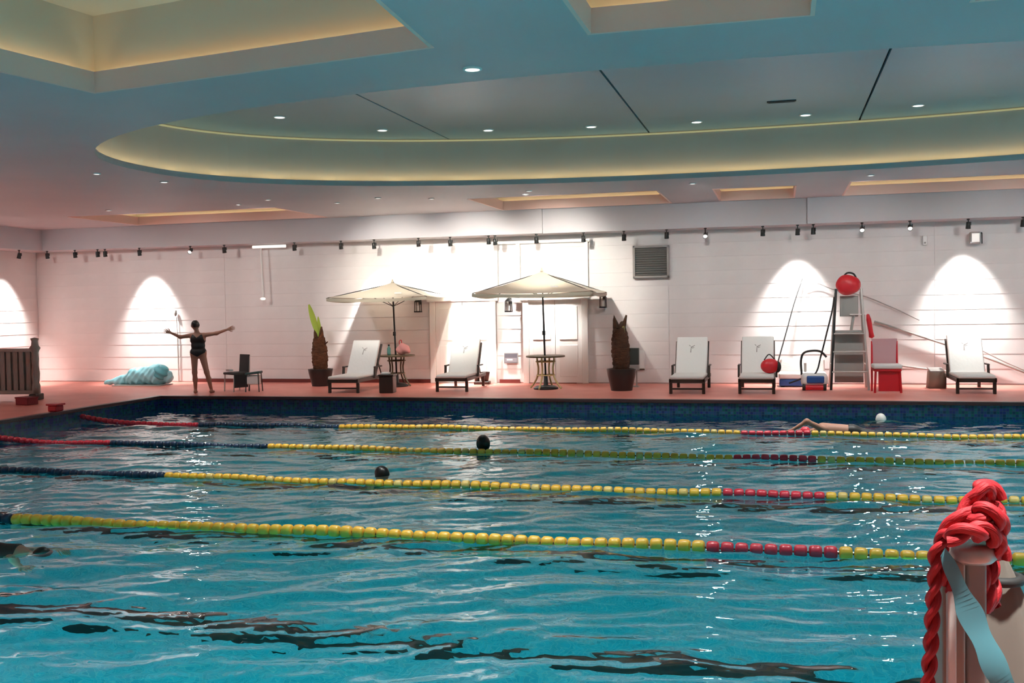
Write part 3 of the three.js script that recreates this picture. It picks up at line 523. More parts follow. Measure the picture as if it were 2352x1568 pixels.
// ------------------------------------------------------------------ sun loungers
function lounger(label, px, py, turn, o = {}) {
  const p = at(px, py), t = thing('sun_lounger', label, 'lounger', p, turn, 'sun loungers along the board wall');
  const w = 0.7, L = 1.25, hS = 0.29, fm = o.frame ?? M.wood, cm = o.cushion ?? M.cushion, ang = o.ang ?? 1.02, bl = 0.82;
  for (const s of [-1, 1]) {
    part(t, 'side_rail', rbox(0.05, 0.075, L + 0.55, 0.012, s * (w / 2 - 0.025), hS - 0.03, -(L + 0.55) / 2 + 0.02), fm);
    part(t, 'leg', rbox(0.06, hS - 0.03, 0.06, 0.01, s * (w / 2 - 0.03), (hS - 0.03) / 2, -0.05), fm);
    part(t, 'leg', rbox(0.06, hS - 0.03, 0.06, 0.01, s * (w / 2 - 0.03), (hS - 0.03) / 2, -1.6), fm);
    part(t, 'arm_post', rbox(0.045, 0.24, 0.07, 0.012, s * (w / 2 + 0.02), hS + 0.09, -0.92, -0.15), fm);
    part(t, 'armrest', rbox(0.05, 0.03, 0.42, 0.012, s * (w / 2 + 0.02), hS + 0.21, -1.1), fm);
  }
  part(t, 'front_rail', rbox(w, 0.08, 0.04, 0.01, 0, hS - 0.03, 0), fm);
  part(t, 'stretcher', rbox(w - 0.1, 0.035, 0.03, 0.008, 0, 0.10, -0.05), fm);
  for (let k = 0; k < 6; k++) part(t, 'slat', rbox(w - 0.08, 0.018, 0.07, 0.006, 0, hS - 0.005, -0.15 - k * 0.17), fm);
  const bx = -1.02, by = hS + 0.03, dx = -Math.cos(ang), dy = Math.sin(ang);
  part(t, 'backrest_frame', beamAlong(0.04), fm);
  function beamAlong(th) { return merge([-1, 1].map((s) => rbox(0.045, bl, th, 0.01, s * (w / 2 - 0.03), by + dy * bl / 2 - 0.04, bx + dx * bl / 2 - 0.03, ang - Math.PI / 2))); }
  part(t, 'back_strut', [bar([-0.25, by + dy * bl * 0.6, bx + dx * bl * 0.6 - 0.03], [-0.25, hS - 0.03, bx - 0.62], 0.014), bar([0.25, by + dy * bl * 0.6, bx + dx * bl * 0.6 - 0.03], [0.25, hS - 0.03, bx - 0.62], 0.014)], fm);
  part(t, 'seat_cushion', rbox(w - 0.04, 0.07, 1.08, 0.03, 0, hS + 0.035, -0.5), cm, 'white padded seat cushion');
  const b = part(t, 'back_cushion', rbox(w - 0.06, bl + 0.06, 0.08, 0.03), cm, 'white padded back cushion');
  b.position.set(0, by + dy * bl / 2 + 0.02, bx + dx * bl / 2 + 0.04); b.rotation.x = ang - Math.PI / 2;
  if (o.emblem !== false) { // dark printed plant-like mark
    const q = (x0, y0, x1, y1, wd) => bar([x0, y0, 0], [x1, y1, 0], wd, wd * 0.5, 6);
    const e = part(b, 'emblem', [q(-0.02, 0.02, -0.015, 0.16, 0.012), q(-0.015, 0.14, 0.06, 0.19, 0.014), q(0, 0.12, 0.05, 0.14, 0.010), q(-0.03, 0.17, -0.06, 0.2, 0.010)].map((g) => g.scale(1, 1, 0.15).translate(0, 0.04, 0.042)), M.grey, 'small dark grey printed emblem');
  }
  return t;
}
lounger('dark wood sun lounger with white cushions beside the tall green-leaved stump', 788, 903, 0.02);
lounger('dark wood sun lounger with white cushions in front of left cream door', 1037, 900, 0.06);
lounger('dark wood sun lounger with white cushions under the wall vent, by bare stump', 1578, 905, 0);
lounger('dark wood sun lounger with white cushions and a red bag on it', 1738, 905, 0);
{
  const p = at(1832, 884), t = thing('padded_bench', 'white padded bench with blue base beside the pool cleaner', 'bench', [p.x + 0.09, 0, WALL_Z + 0.56]);
  part(t, 'bench_base', rbox(0.94, 0.14, 0.52, 0.03, 0, 0.09, 0), M.blue, 'blue base'); part(t, 'bench_pad', rbox(0.96, 0.14, 0.5, 0.05, 0, 0.235, 0), M.cushion, 'white pad');
  for (const x of [-0.4, 0.4]) part(t, 'foot', rbox(0.08, 0.03, 0.4, 0.008, x, 0.015, 0), M.dark);
  part(t, 'back_pad', rbox(0.92, 0.3, 0.1, 0.04, 0, 0.42, -0.22, -0.12), M.cushion); part(t, 'arm_post', rbox(0.05, 0.2, 0.05, 0.012, 0.06, 0.40, 0.05), M.grey);
}
lounger('dark wood sun lounger with white cushions beside the leaning poles', 2243, 905, 0.0);
{ // red bag on the fourth lounger
  const p = at(1762, 880, 0.42); p.set(at(1738, 905).x + 0.25, 0.36, at(1738, 905).z - 0.62);
  const g = new THREE.SphereGeometry(0.19, 20, 14); g.scale(1, 0.78, 0.7);
  const o = thing('bag', 'red and black bag lying on the white lounger cushion', 'bag', p, 0.3);
  part(o, 'bag_body', g.translate(0, 0.15, 0), M.red); part(o, 'bag_end', new THREE.SphereGeometry(0.13, 16, 12).scale(0.5, 0.9, 0.95).translate(0.15, 0.13, 0), M.dark);
  part(o, 'bag_strap', tube([[-0.12, 0.27, 0], [-0.02, 0.38, 0], [0.1, 0.27, 0]], 0.012), M.dark);
}

// ------------------------------------------------------------------ parasols and tables
function parasol(label, px, py, apexPx, tilt, o = {}) {
  const p = at(px, py), t = thing('parasol', label, 'parasol', p, 0.05, 'parasols');
  const hr = o.hr ?? 2.07, ha = o.ha ?? 2.52, r = o.r ?? 1.24;
  part(t, 'base_plate', lathe([[0.001, 0], [0.26, 0], [0.27, 0.03], [0.2, 0.07], [0.05, 0.09], [0.04, 0.3], [0.001, 0.3]], 28), M.blackMetal);
  part(t, 'pole', bar([0, 0.09, 0], [tilt, ha - 0.02, 0], 0.021, 0.019), M.blackMetal);
  part(t, 'crank', [cyl(0.035, 0.035, 0.09, tilt * 0.5, 1.2, 0.02), bar([tilt * 0.5, 1.2, 0.03], [tilt * 0.5, 1.2, 0.1], 0.008)], M.blackMetal);
  // canopy: four sagging panels
  const pos = [], N = 14, corner = [[-r, r], [r, r], [r, -r], [-r, -r]], idx = [];
  for (let s = 0; s < 4; s++) {
    const A = corner[s], B = corner[(s + 1) % 4], base = pos.length / 3;
    for (let i = 0; i <= N; i++) for (let j = 0; j <= N; j++) {
      const u = i / N, v = j / N, x = (A[0] + (B[0] - A[0]) * v) * u, z = (A[1] + (B[1] - A[1]) * v) * u;
      const sag = -0.035 * Math.sin(Math.PI * v) * u - 0.045 * Math.sin(Math.PI * u);
      pos.push(x + tilt * (1), ha + (hr - ha) * u + sag, z);
    }
    for (let i = 0; i < N; i++) for (let j = 0; j < N; j++) { const a = base + i * (N + 1) + j; idx.push(a, a + N + 1, a + 1, a + 1, a + N + 1, a + N + 2); }
  }
  const g = new THREE.BufferGeometry(); g.setAttribute('position', new THREE.Float32BufferAttribute(pos, 3)); g.setIndex(idx); g.computeVertexNormals();
  const c = part(t, 'canopy', g, M.canopy, 'cream fabric canopy');
  part(c, 'finial', lathe([[0.001, 0.09], [0.02, 0.07], [0.03, 0.03], [0.05, 0], [0.001, -0.01]], 14, tilt, ha - 0.01, 0), M.canopy);
  for (let s = 0; s < 4; s++) {
    part(t, 'rib', bar([tilt, ha - 0.03, 0], [corner[s][0] + tilt, hr - 0.02, corner[s][1]], 0.012, 0.008, 6), M.blackMetal);
    part(t, 'strut', bar([tilt * 0.85, ha - 0.55, 0], [corner[s][0] * 0.5 + tilt, (ha + hr) / 2 - 0.045, corner[s][1] * 0.5], 0.008, 0.008, 6), M.blackMetal);
    const A = corner[s], B = corner[(s + 1) % 4], vg = new THREE.PlaneGeometry(2 * r, 0.07, 16, 1), vp = vg.attributes.position;
    const an = Math.atan2(B[1] - A[1], B[0] - A[0]);
    for (let i = 0; i < vp.count; i++) { const v = (vp.getX(i) + r) / (2 * r); vp.setXYZ(i, A[0] + (B[0] - A[0]) * v + tilt, hr + vp.getY(i) - 0.05 - 0.035 * Math.sin(Math.PI * v), A[1] + (B[1] - A[1]) * v); }
    vg.computeVertexNormals(); part(c, 'valance', vg, M.canopy);
  }
  part(c, 'logo_patch', box(0.16, 0.03, 0.006, tilt + 0.42, ha + (hr - ha) * 0.75 - 0.01, r * 0.75 + 0.02, -0.4), M.grey);
  return t;
}
parasol('cream parasol with slanting pole over the table with the pink bag', 912, 887, 895, -0.06, { r: 1.14, ha: 2.37, hr: 2.04 });
parasol('cream parasol over the empty round table in front of right door', 1254, 893, 1249, -0.05);
function roundTable(label, px, py, legMat) {
  const p = at(px, py), t = thing('round_table', label, 'table', p, 0.3, 'round tables under the parasols'), y = 0.71, R = 0.41;
  const s = new THREE.Shape(); s.absarc(0, 0, R, 0, Math.PI * 2); const h = new THREE.Path(); h.absarc(0, 0, 0.035, 0, Math.PI * 2, true); s.holes.push(h);
  part(t, 'table_top', new THREE.ExtrudeGeometry(s, { depth: 0.022, bevelEnabled: true, bevelSize: 0.008, bevelThickness: 0.006, bevelSegments: 2, curveSegments: 30 }).rotateX(-Math.PI / 2).translate(0, y - 0.02, 0), M.bronze);
  part(t, 'apron_ring', new THREE.TorusGeometry(0.2, 0.014, 8, 28).rotateX(Math.PI / 2).translate(0, y - 0.12, 0), legMat);
  for (let k = 0; k < 4; k++) { const a = k * Math.PI / 2 + 0.5, q = (r, yy) => [Math.cos(a) * r, yy, Math.sin(a) * r]; part(t, 'leg', tube([q(0.2, y - 0.02), q(0.19, y - 0.15), q(0.17, 0.45), q(0.2, 0.25), q(0.29, 0.10), q(0.36, 0.02)], 0.019, 24, 8), legMat); }
  part(t, 'shelf_ring', new THREE.TorusGeometry(0.19, 0.012, 8, 28).rotateX(Math.PI / 2).translate(0, 0.3, 0), legMat);
  return t;
}
roundTable('round table with curved dark legs holding a pink bag under parasol', 912, 887, M.bronze);
roundTable('empty round table with curved golden legs and dark top', 1254, 893, std({ color: lin(0.62, 0.50, 0.22), roughness: 0.5 }));
{
  const c = at(912, 887);
  const g = new THREE.SphereGeometry(0.15, 18, 12), p = g.attributes.position; for (let i = 0; i < p.count; i++) { const k = 1 + 0.12 * Math.sin(p.getX(i) * 30 + p.getY(i) * 21); p.setXYZ(i, p.getX(i) * k * 1.1, p.getY(i) * 0.85 * k, p.getZ(i) * 0.8 * k); } g.computeVertexNormals();
  const b = thing('tote_bag', 'pink cloth bag lying on the parasol table', 'bag', [c.x + 0.2, 0.73, c.z + 0.06]);
  part(b, 'bag_body', g.translate(0, 0.125, 0), M.pink); part(b, 'bag_strap', tube([[-0.08, 0.18, 0.02], [-0.09, 0.3, 0.02], [-0.06, 0.33, 0], [-0.04, 0.2, 0]], 0.01), M.red);
  const k = thing('bottle', 'teal water bottle standing on the parasol table', 'bottle', [c.x - 0.14, 0.718, c.z + 0.1]);
  part(k, 'bottle_body', lathe([[0.001, 0], [0.04, 0], [0.042, 0.02], [0.042, 0.15], [0.02, 0.19], [0.02, 0.21], [0.001, 0.21]], 18), M.teal); part(k, 'bottle_cap', cyl(0.022, 0.022, 0.03, 0, 0.225, 0, 14), M.dark);
  const w = at(884, 902), s = thing('bench_box', 'dark wooden box with a towel on the deck beside the parasol base', 'box', [w.x + 0.05, 0, w.z - 0.05], 0.1);
  part(s, 'box_body', rbox(0.3, 0.36, 0.3, 0.02, 0, 0.18, 0), M.wood); part(s, 'box_lid', rbox(0.33, 0.035, 0.33, 0.01, 0, 0.375, 0), M.wood); part(s, 'towel', rbox(0.16, 0.05, 0.22, 0.02, -0.04, 0.41, 0), M.white, 'folded white towel');
}

// ------------------------------------------------------------------ potted stumps
function pot(o, rTop, rBot, h) { part(o, 'pot', lathe([[0.001, 0], [rBot, 0], [rBot * 1.02, 0.02], [rTop * 0.93, h * 0.72], [rTop, h], [rTop - 0.035, h], [rTop - 0.06, h - 0.07], [0.001, h - 0.07]], 32), M.pot, 'dark brown glazed pot'); part(o, 'soil', cyl(rTop - 0.05, rTop - 0.05, 0.02, 0, h - 0.06, 0, 28), M.soil); }
function stumpGeo(h, r0, r1, y0, lean, seedK) {
  const N = 40, A = 28, pos = [], uv = [], idx = [];
  for (let i = 0; i <= N; i++) for (let j = 0; j <= A; j++) {
    const v = i / N, a = j / A * Math.PI * 2, ring = Math.floor(v * 12 + a / 6.283), bulge = 0.06 * Math.abs(Math.sin(v * 12 * Math.PI + a * 0.5)) + 0.05 * Math.sin(a * 5 + ring * 2 + seedK);
    const r = (r0 + (r1 - r0) * v + 0.05 * Math.sin(v * Math.PI)) * (1 + bulge);
    const top = v > 0.9 ? 0.1 * Math.sin(a * 2 + seedK) + 0.08 * Math.sin(a * 3) : 0;
    pos.push(Math.cos(a) * r + lean * v, y0 + v * h + top, Math.sin(a) * r); uv.push(j / A * 2, v * 2);
  }
  for (let i = 0; i < N; i++) for (let j = 0; j < A; j++) { const a = i * (A + 1) + j; idx.push(a, a + A + 1, a + 1, a + 1, a + A + 1, a + A + 2); }
  const c = pos.length / 3; pos.push(lean, y0 + h - 0.05, 0); uv.push(0, 0); for (let j = 0; j < A; j++) idx.push(N * (A + 1) + j, c, N * (A + 1) + j + 1);
  const g = new THREE.BufferGeometry(); g.setAttribute('position', new THREE.Float32BufferAttribute(pos, 3)); g.setAttribute('uv', new THREE.Float32BufferAttribute(uv, 2)); g.setIndex(idx); g.computeVertexNormals(); return g;
}
function blade(len, w, bend, fold = 0.3) { // leaf along +y bending to +x
  const N = 18, pos = [], idx = [];
  for (let i = 0; i <= N; i++) { const v = i / N, ww = w * Math.pow(Math.sin(Math.PI * Math.min(0.97, 0.08 + v * 0.9)), 0.6), x = bend * v * v, y = len * v; pos.push(x - ww, y, 0, x, y - 0.01, -ww * fold, x + ww, y, 0); }
  for (let i = 0; i < N; i++) for (let k = 0; k < 2; k++) { const a = i * 3 + k; idx.push(a, a + 1, a + 3, a + 1, a + 4, a + 3); }
  const g = new THREE.BufferGeometry(); g.setAttribute('position', new THREE.Float32BufferAttribute(pos, 3)); g.setIndex(idx); g.computeVertexNormals(); return g;
}
{
  const o = thing('potted_palm', 'brown palm stump in dark pot with one tall yellow-green leaf', 'potted plant', at(737, 886));
  pot(o, 0.29, 0.2, 0.4);
  part(o, 'trunk', stumpGeo(0.88, 0.15, 0.10, 0.34, -0.02, 1), M.trunk, 'rough brown palm trunk');
  const l1 = part(o, 'leaf', blade(0.78, 0.075, 0.02), M.leaf); l1.position.set(-0.01, 1.16, 0.03); l1.rotation.z = 0.33;
  const l2 = part(o, 'leaf', blade(0.5, 0.045, 0.03), M.leaf); l2.position.set(0.04, 1.12, 0.02); l2.rotation.z = 0.18;
  part(o, 'cut_frond', [bar([0.1, 0.95, 0.02], [0.22, 1.03, 0.04], 0.025, 0.012), bar([-0.08, 1.1, 0.03], [-0.1, 1.28, 0.03], 0.02, 0.006)], M.trunkDark);
  const q = thing('potted_stump', 'bare dark forked stump in dark pot beside the wall box', 'potted plant', at(1428, 896));
  pot(q, 0.31, 0.22, 0.45);
  part(q, 'trunk', stumpGeo(1.02, 0.15, 0.11, 0.38, -0.03, 2.4), M.trunkDark, 'dark bare trunk');
  part(q, 'cut_frond', [bar([-0.1, 1.34, 0], [-0.14, 1.5, 0.02], 0.045, 0.02), bar([0.06, 1.34, 0], [0.12, 1.56, 0.02], 0.05, 0.02)], M.trunkDark);
  part(q, 'dry_leaf', blade(0.62, 0.05, 0.06).rotateZ(Math.PI - 0.16).translate(0.07, 1.33, 0.10), std({ color: lin(0.30, 0.26, 0.10), roughness: 0.8, side: THREE.DoubleSide }), 'dry yellowish leaf hanging down');
}

// ------------------------------------------------------------------ things on the back wall
function onWall(px, py, out = 0.03) { return atZ(px, py, WALL_Z + out); }
{ // ventilation box
  const a = onWall(1496, 601), o = thing('wall_vent', 'square grey louvred vent high on the board wall', 'vent', a), w = 0.80, h = 0.72;
  part(o, 'vent_frame', [rbox(w, 0.05, 0.12, 0.01, 0, h / 2 - 0.025, 0.04), rbox(w, 0.05, 0.12, 0.01, 0, -h / 2 + 0.025, 0.04), rbox(0.05, h, 0.12, 0.01, -w / 2 + 0.025, 0, 0.04), rbox(0.05, h, 0.12, 0.01, w / 2 - 0.025, 0, 0.04)], M.grey);
  part(o, 'vent_back', box(w - 0.08, h - 0.08, 0.02, 0, 0, 0.0), M.vent);
  for (let k = 0; k < 12; k++) part(o, 'louvre', box(w - 0.1, 0.006, 0.06, 0, -h / 2 + 0.08 + k * 0.051, 0.05, 0.5), M.vent);
}
function lantern(px, py, label) {
  const p = onWall(px, py, 0.16), o = thing('wall_lantern', label, 'lantern', p, 0, 'wall lanterns');
  part(o, 'lantern_roof', lathe([[0.001, 0.17], [0.03, 0.165], [0.095, 0.10], [0.095, 0.085], [0.001, 0.085]], 4).rotateY(Math.PI / 4), M.blackMetal);
  part(o, 'lantern_base', box(0.15, 0.03, 0.15, 0, -0.14, 0), M.blackMetal);
  for (const x of [-1, 1]) for (const z of [-1, 1]) part(o, 'lantern_post', bar([x * 0.065, -0.13, z * 0.065], [x * 0.06, 0.09, z * 0.06], 0.009, 0.009, 6), M.blackMetal);
  part(o, 'glass_body', box(0.105, 0.2, 0.105, 0, -0.02, 0), M.glass);
  part(o, 'candle', cyl(0.03, 0.03, 0.12, 0, -0.06, 0, 14), M.white);
  part(o, 'wall_arm', [bar([0, 0.16, 0], [0, 0.2, -0.07], 0.01), bar([0, 0.2, -0.07], [0, 0.12, -0.15], 0.01), box(0.06, 0.14, 0.02, 0, 0.1, -0.145)], M.blackMetal);
}
lantern(960, 702, 'black wall lantern left of the cream doors under the left parasol');
lantern(1168, 701, 'wall lantern between the two cream doors');
lantern(1385, 691, 'black wall lantern at the right edge of the right parasol');
{ // small notice plate
  const c = document.createElement('canvas'); c.width = 128; c.height = 96; const x = c.getContext('2d'); x.fillStyle = '#6d6b72'; x.fillRect(0, 0, 128, 96); x.fillStyle = '#8b8990'; x.fillRect(6, 6, 116, 84); x.fillStyle = '#5f5d66'; x.fillRect(6, 6, 116, 40); x.fillStyle = '#d8d4d4'; x.fillRect(22, 56, 58, 16);
  const t = new THREE.CanvasTexture(c); t.colorSpace = THREE.SRGBColorSpace;
  const o = thing('wall_plate', 'small grey notice plate low on the wall between the doors', 'sign', onWall(1174, 822, 0.02));
  part(o, 'plate', rbox(0.34, 0.25, 0.02, 0.006, 0, 0, 0.005), M.grey); part(o, 'plate_print', new THREE.PlaneGeometry(0.31, 0.22).translate(0, 0, 0.017), std({ map: t, roughness: 0.5 }));
}
{ // loudspeaker on bracket
  const o = thing('wall_speaker', 'small grey speaker on a bracket near the ceiling track', 'speaker', onWall(2243, 546, 0.18));
  part(o, 'speaker_body', rbox(0.2, 0.24, 0.16, 0.02, -0.03, 0, 0), M.grey); part(o, 'speaker_grille', rbox(0.15, 0.18, 0.01, 0.004, -0.03, 0, 0.082), M.alu);
  part(o, 'bracket', [bar([0.10, 0.1, 0], [0.10, -0.12, 0.02], 0.012), bar([0.10, 0.1, 0], [0.0, 0.1, -0.17], 0.012)], M.dark);
}
{ // small sensor under the track
  const o = thing('wall_sensor', 'small white sensor box below the track beside the grey speaker', 'sensor', onWall(2124, 552, 0.05));
  part(o, 'sensor_body', rbox(0.09, 0.2, 0.07, 0.02), M.white); part(o, 'sensor_eye', cyl(0.02, 0.02, 0.02, 0, -0.05, 0.035, 12, Math.PI / 2), M.grey);
}
{ // T-shaped pendant fitting: tube with a drop cord and a bulb
  const a = atZ(618, 566, WALL_Z + 0.25), o = thing('tube_lamp', 'white tube lamp high on the wall with a drop rod', 'lamp', a);
  part(o, 'tube', cyl(0.035, 0.035, 0.88, 0, 0, 0, 14, 0, Math.PI / 2), M.tubeLamp, 'bright white tube');
  part(o, 'wall_mount', [box(0.05, 0.05, 0.24, -0.3, 0, -0.12), box(0.05, 0.05, 0.24, 0.3, 0, -0.12)], M.white);
  part(o, 'drop_rod', bar([-0.23, -0.03, 0], [-0.19, -1.22, 0], 0.022, 0.024), M.white);
  part(o, 'rod_lamp', lathe([[0.001, 0.03], [0.05, 0.02], [0.07, -0.01], [0.04, -0.035], [0.001, -0.04]], 16, -0.2, -1.26, 0), M.tubeLamp);
}
{ // thermometer/pipe beside the standing person
  const o = thing('wall_pipe', 'thin grey downpipe with a clip on the board wall behind the person', 'pipe', onWall(411, 882, 0.03));
  part(o, 'pipe', bar([0, 0, 0], [0, 1.25, 0], 0.016), M.alu); part(o, 'pipe_head', [bar([0, 1.25, 0], [-0.02, 1.7, 0], 0.008), lathe([[0.001, 0.1], [0.03, 0.08], [0.04, 0], [0.02, -0.05], [0.001, -0.06]], 12, -0.03, 1.78, 0.02)], M.grey);
}
{ // wall box by the bare stump
  const o = thing('wall_cabinet', 'dark grey square box on a stand behind the bare stump', 'box', at(1452, 888));
  part(o, 'cabinet_body', rbox(0.32, 0.36, 0.14, 0.015, 0, 0.66, 0), std({ color: lin(0.055, 0.065, 0.06), roughness: 0.4 })); part(o, 'cabinet_base', rbox(0.32, 0.12, 0.14, 0.01, 0, 0.42, 0), M.grey);
  part(o, 'stand', [box(0.03, 0.36, 0.03, -0.1, 0.18, 0), box(0.03, 0.36, 0.03, 0.1, 0.18, 0), box(0.3, 0.02, 0.2, 0, 0.01, 0)], M.grey);
  const s = thing('paper_sheet_frame', 'white framed sheet on the wall beside the dark box', 'notice', onWall(1473, 826, 0.02));
  part(s, 'sheet', rbox(0.16, 0.42, 0.012, 0.004), M.white); part(s, 'sheet_clip', rbox(0.14, 0.03, 0.02, 0.006, 0, -0.21, 0.005), M.bronze);
}
{ // broom and bucket trolley by the second lounger
  const o = thing('cleaning_caddy', 'brown cleaning caddy with an upright stick beside the lounger', 'caddy', at(1106, 882), 0.1);
  part(o, 'caddy_base', rbox(0.36, 0.07, 0.26, 0.02, 0.02, 0.035, 0), M.wood); part(o, 'bucket', lathe([[0.001, 0.07], [0.08, 0.07], [0.12, 0.28], [0.105, 0.28], [0.07, 0.09], [0.001, 0.09]], 20, 0.08, 0, 0), M.wood);
  part(o, 'brush_holder', lathe([[0.001, 0.07], [0.06, 0.07], [0.05, 0.3], [0.03, 0.42], [0.001, 0.42]], 16, -0.1, 0, 0), M.wood); part(o, 'stick', bar([-0.1, 0.4, 0], [-0.11, 1.08, -0.03], 0.011), M.grey);
}

// ------------------------------------------------------------------ lifeguard chair, pool cleaner, poles
{
  const c = at(1950, 893), o = thing('lifeguard_chair', 'tall grey step ladder lifeguard chair beside the pool cleaner', 'lifeguard chair', [c.x, 0, c.z], 0.0);
  const w0 = 0.36, w1 = 0.24, h = 2.02, fr = (s, y) => [s * (w0 + (w1 - w0) * y / h), y, 0.3 - 0.32 * y / h], bk = (s, y) => [s * (w0 + (w1 - w0) * y / h), y, -0.42 + 0.22 * y / h];
  for (const s of [-1, 1]) { part(o, 'front_stile', bar(fr(s, 0), fr(s, h), 0.026), s < 0 ? M.blackMetal : M.alu); part(o, 'rear_stile', bar(bk(s, 0), bk(s, 1.95), 0.026), M.alu); part(o, 'side_brace', bar(fr(s, 0.5), bk(s, 0.5), 0.014), M.alu); part(o, 'side_brace', bar(fr(s, 1.1), bk(s, 1.1), 0.014), M.alu); }
  for (const y of [0.36, 0.76, 1.12]) { const a = fr(-1, y), b = fr(1, y); part(o, 'step', rbox(b[0] - a[0], 0.03, 0.16, 0.01, 0, y, a[2] - 0.04), M.alu, 'pale metal step'); }
  part(o, 'seat', rbox(0.52, 0.04, 0.42, 0.015, 0, 1.16, -0.12), M.grey); part(o, 'seat_panel', rbox(0.56, 0.98, 0.02, 0.01, 0, 0.62, -0.02, -0.1), M.grey, 'grey panel behind the steps');
  part(o, 'backrest', rbox(0.36, 0.42, 0.03, 0.015, 0.02, 1.67, -0.2), M.grey); part(o, 'arm_tray', rbox(0.3, 0.02, 0.26, 0.008, 0.18, 1.5, -0.08), M.white); part(o, 'arm_support', [bar([0.05, 1.18, -0.05], [0.1, 1.49, -0.05], 0.03), bar([0.3, 1.18, -0.05], [0.3, 1.49, -0.05], 0.02)], M.alu);
  const r = thing('rescue_can', 'red rescue buoy on top of the lifeguard chair', 'rescue buoy', [c.x + 0.0, 1.9, c.z - 0.1], 0.1);
  const g = new THREE.SphereGeometry(0.24, 24, 16), p = g.attributes.position; for (let i = 0; i < p.count; i++) { const k = 1 + 0.07 * Math.sin(p.getX(i) * 13) * Math.cos(p.getY(i) * 11); p.setXYZ(i, p.getX(i) * k * 1.02, p.getY(i) * k * 0.86, p.getZ(i) * k * 0.7); } g.computeVertexNormals();
  part(r, 'buoy_body', g.translate(0, 0.2, 0), M.red); part(r, 'buoy_handle', tube([[-0.1, 0.36, 0], [-0.02, 0.44, 0.02], [0.1, 0.42, 0.02], [0.17, 0.3, 0]], 0.018), M.dark);
  const t = single('rescue_tube', 'slim red rescue float hanging on the side of the lifeguard chair', 'rescue float', [lathe([[0.001, 0.5], [0.03, 0.48], [0.05, 0.38], [0.045, 0.12], [0.055, 0.03], [0.001, 0]], 16).rotateZ(0.16)], M.red, [c.x + 0.44, 1.02, c.z + 0.05]);
}
{ // pool cleaner
  const p = at(1870, 895), o = thing('pool_cleaner', 'blue and white pool cleaning robot on a cart with curved handle', 'pool cleaner', [p.x, 0, p.z]);
  part(o, 'cleaner_body', rbox(0.52, 0.26, 0.4, 0.09, 0.0, 0.21, 0), M.white); part(o, 'cleaner_window', rbox(0.34, 0.15, 0.1, 0.03, 0.02, 0.22, 0.17), M.blue, 'blue front window');
  for (const s of [-1, 1]) part(o, 'wheel', cyl(0.07, 0.07, 0.06, s * 0.2, 0.07, 0.15, 18, 0, Math.PI / 2), M.dark);
  part(o, 'roller', cyl(0.05, 0.05, 0.34, 0, 0.06, 0.2, 16, 0, Math.PI / 2), M.red);
  part(o, 'cart_handle', tube([[-0.24, 0.3, -0.02], [-0.25, 0.6, 0], [-0.2, 0.74, 0.02], [-0.03, 0.79, 0.03], [0.13, 0.77, 0.03], [0.24, 0.66, 0.03]], 0.022, 30), M.dark);
  const cz = p.z;
  single('cleaner_hose', 'black hose curving from the pool cleaner up the lifeguard chair', 'hose', tube([at2(1812, 880), at2(1845, 868), at2(1872, 858), at2(1886, 815), at2(1900, 760), at2(1912, 710), at2(1916, 682)], 0.016, 60), M.dark);
  function at2(px, py) { return atZ(px, py, cz + 0.12); }
}
function wallPole(label, pts, r, mat = M.grey) { return single('cleaning_pole', label, 'pole', tube(pts.map(([x, y, o]) => atZ(x, y, WALL_Z + (o ?? 0.07))), r, 40), mat); }
wallPole('thin dark pole leaning steeply against the wall beside the white lounger', [[1785, 838, 0.5], [1806, 762, 0.36], [1826, 690, 0.2], [1843, 640, 0.08]], 0.014, M.dark);
wallPole('thin cable drooping along the wall from the lifeguard chair', [[1850, 656], [1875, 650], [1910, 663], [1985, 680], [2050, 706], [2112, 735]], 0.012);
wallPole('thick grey telescopic pole slanting down the wall to the last lounger', [[2008, 738], [2060, 754], [2130, 777], [2186, 795], [2262, 820], [2330, 846], [2400, 872]], 0.024);
wallPole('short grey pole resting low on the wall behind the red chair', [[2060, 838], [2110, 845], [2175, 853]], 0.022);
wallPole('thin grey pole low on the wall past the last lounger', [[2258, 806, 0.16], [2300, 827, 0.16], [2352, 850, 0.16], [2400, 870, 0.16]], 0.012);
{ // red chair
  const p = at(2036, 900), o = thing('plastic_chair', 'red plastic chair with translucent pink back and white seat pad', 'chair', p, 0.05);
  for (const x of [-1, 1]) { part(o, 'leg', bar([x * 0.24, 0, 0.2], [x * 0.22, 0.42, 0.18], 0.022), M.red); part(o, 'leg', bar([x * 0.24, 0, -0.22], [x * 0.23, 0.98, -0.26], 0.02), M.red); }
  part(o, 'seat', rbox(0.5, 0.06, 0.46, 0.02, 0, 0.44, 0), M.red); part(o, 'seat_pad', rbox(0.52, 0.09, 0.44, 0.03, 0, 0.505, 0.03), M.white, 'white seat pad');
  part(o, 'backrest', rbox(0.48, 0.5, 0.02, 0.01, 0, 0.78, -0.25), M.pinkPlastic, 'translucent pink back panel'); part(o, 'skirt', rbox(0.4, 0.38, 0.03, 0.01, 0.03, 0.22, 0.17, -0.04), M.red);
  const q = at(2188, 893), s = thing('storage_bin', 'grey-brown bin with a sloping lid beside the last lounger', 'bin', [q.x - 0.28, 0, q.z - 0.2], 0.1);
  part(s, 'bin_body', lathe([[0.001, 0], [0.22, 0], [0.19, 0.34], [0.16, 0.34], [0.001, 0.3]], 4).rotateY(Math.PI / 4), std({ color: lin(0.25, 0.20, 0.16), roughness: 0.7 })); part(s, 'bin_lid', rbox(0.28, 0.025, 0.28, 0.008, 0, 0.37, 0, 0.2), M.grey);
}

